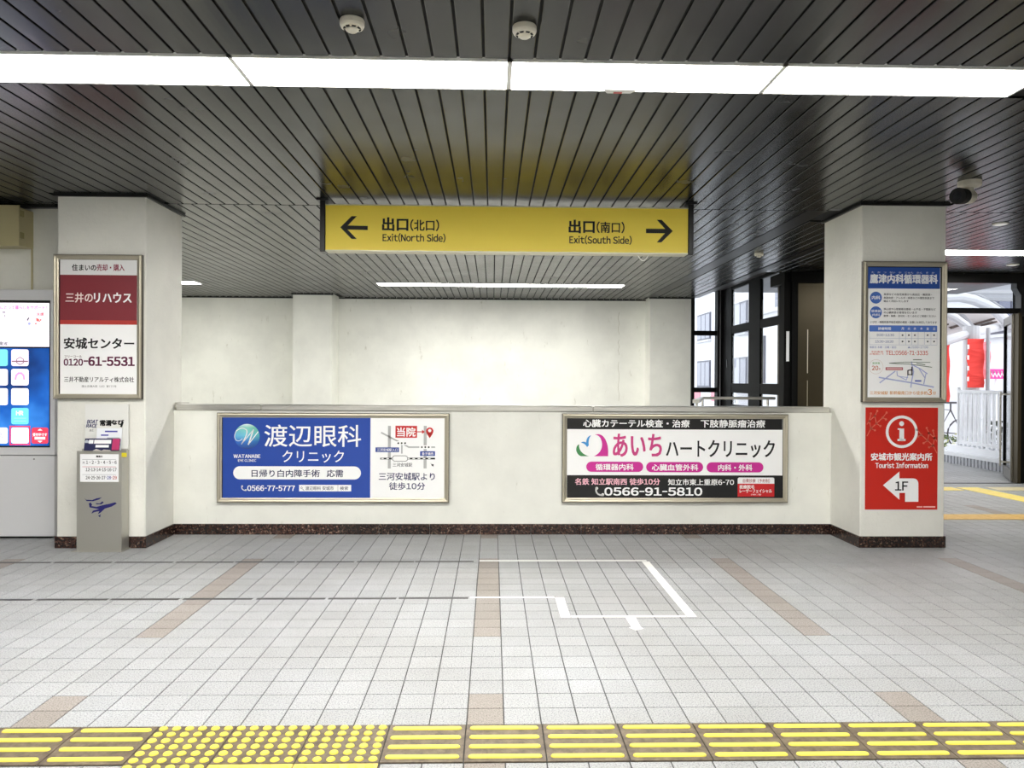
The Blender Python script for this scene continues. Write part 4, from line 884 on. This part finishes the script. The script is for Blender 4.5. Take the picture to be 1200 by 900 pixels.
for nm_, (x0, y0, x1, y1), yy, m_ in (('sign_board', (1163, 404, 1179, 432), 15.0, mat('lavender_board', (214, 212, 230), .6)), ('magenta_board', (1158, 432.5, 1178, 444), 14.95, mat('magenta', (226, 60, 150), .6))):
    a, b, u, v = rectp(x0, y0, x1, y1, yy); MB().box(a, b, yy, yy+.03, u, v).build(nm_, m_, sg)
for kk in range(4): flat('scrawl', stroke([(1160+4.2*kk, 442), (1162+4.2*kk, 436), (1161+4.2*kk, 435), (1163.6+4.2*kk, 441)], .9, 14.94), EXW, sg, 14.945)
a, b, u, v = rectp(1167, 444, 1170, 500, 15); MB().tube([((a+b)/2, 15.05, 0), ((a+b)/2, 15.05, v)], .03, 8).build('sign_post', EXW, sg)
hg = thing('hedge', 'low dark green hedge showing through the white picket fence', 'hedge', (8.62, 12.1, -.02)); b = MB(); rnd = random.Random(5)
for _ in range(900):
    c = Vector((rnd.uniform(8.52, 8.78), rnd.uniform(11.1, 13.0), rnd.uniform(.0, .72)))
    u = Vector((rnd.uniform(-1, 1), rnd.uniform(-1, 1), rnd.uniform(-1, 1))).normalized()*.05; v = u.cross(Vector((rnd.uniform(-1, 1), rnd.uniform(-1, 1), rnd.uniform(-1, 1)))).normalized()*.03
    b.add([c-u, c+v, c+u, c-v], [(0, 1, 2, 3)])
b.build('foliage', mat('hedge_green', (44, 52, 36), .7), hg)['kind'] = 'stuff'
# a parked bicycle rack corner
bk = thing('bicycle', 'dark bicycle parked beyond the shrub', 'bicycle', (8.9, 15.4, 0))
def ringpts(c, r, n=20): return [(c[0]+r*math.cos(2*math.pi*j/n), c[1], c[2]+r*math.sin(2*math.pi*j/n)) for j in range(n+1)]
DK = mat('bicycle_dark', (70, 66, 70), .5)
for cx_ in (8.65, 9.65): MB().tube(ringpts((cx_, 15.4, .33), .31), .016, 6).build('wheel', DK, bk)
MB().tube([(8.65, 15.4, .33), (8.95, 15.4, .85), (9.4, 15.4, .82), (9.15, 15.4, .36), (8.95, 15.4, .85)], .016, 6).tube([(9.15, 15.4, .36), (9.65, 15.4, .33), (9.4, 15.4, .82), (9.4, 15.4, .95)], .016, 6).build('bicycle_frame', DK, bk)
MB().tube([(8.9, 15.15, 1.0), (8.9, 15.4, .98), (8.9, 15.65, 1.0)], .014, 6).build('handlebar', DK, bk); MB().box(9.3, 9.5, 15.35, 15.45, .95, .99).build('saddle', DK, bk)
# buildings
def building(lab, x, y0, y1, z1, rows, winy, face='x', name='office_building', ww=3.0, dp=12):
    t = thing(name, lab, 'building', (x, y0, -.3))
    MB().box(x, x+dp, y0, y1, -.3, z1).build('building_wall', mat('facade_white', (216, 216, 220), .7), t)
    fm, gm = mat('window_frame_grey', (92, 92, 104), .5), mat('window_dim_glass', (120, 122, 138), .2)
    for z in rows:
        for y in winy:
            o = MB().box(x-.06, x+.02, y, y+ww, z, z+1.7).build('window', fm, t)
            for q in range(3): MB().box(x-.09, x-.05, y+.1+(ww-.1)/3*q, y+(ww-.1)/3*(q+1), z+.1, z+1.6).build('window_pane', gm, o)
            MB().box(x-.2, x, y-.1, y+ww+.1, z-.12, z).build('window_sill', CONC, t)
    return t
building('tall white office block seen through the stair windows', 13.5, 31, 66, 14, (1.0, 4.0, 7.0, 10.0), (33, 40, 46.8, 53.6, 60))
t = building('low white flat-roofed annexe seen through the window nearest the bronze column', 9.0, 20, 25.9, 3.6, (1.2,), (24.9,), name='annexe', ww=.7, dp=4)
MB().box(8.85, 13.1, 19.85, 26.05, 3.6, 3.72).build('roof_edge', CONC, t); MB().box(8.9, 9.0, 20, 25.9, 1.25, 1.33).build('wall_ledge', CONC, t)
t = thing('street_barrier', 'red and white street barrier below the office block', 'barrier', (12, 42, 0))
for kk in range(6): MB().box(11.5, 11.6, 36+2*kk, 37.8+2*kk, .35, 1.0).build('barrier_board', mat('faded_red', (222, 150, 160), .7) if kk % 2 else EXW, t)
MB().box(11.52, 11.58, 36, 48, 0, .5).build('barrier_foot', EXW, t)
building('pale building across the street beyond the exit canopy', 19, 22, 30, 9, (3.2, 6.0), (23.2, 26.6), name='street_building', ww=2.2)
print('planks', npl, 'tiles', len(cells))

bpy.data.objects.remove(_to)
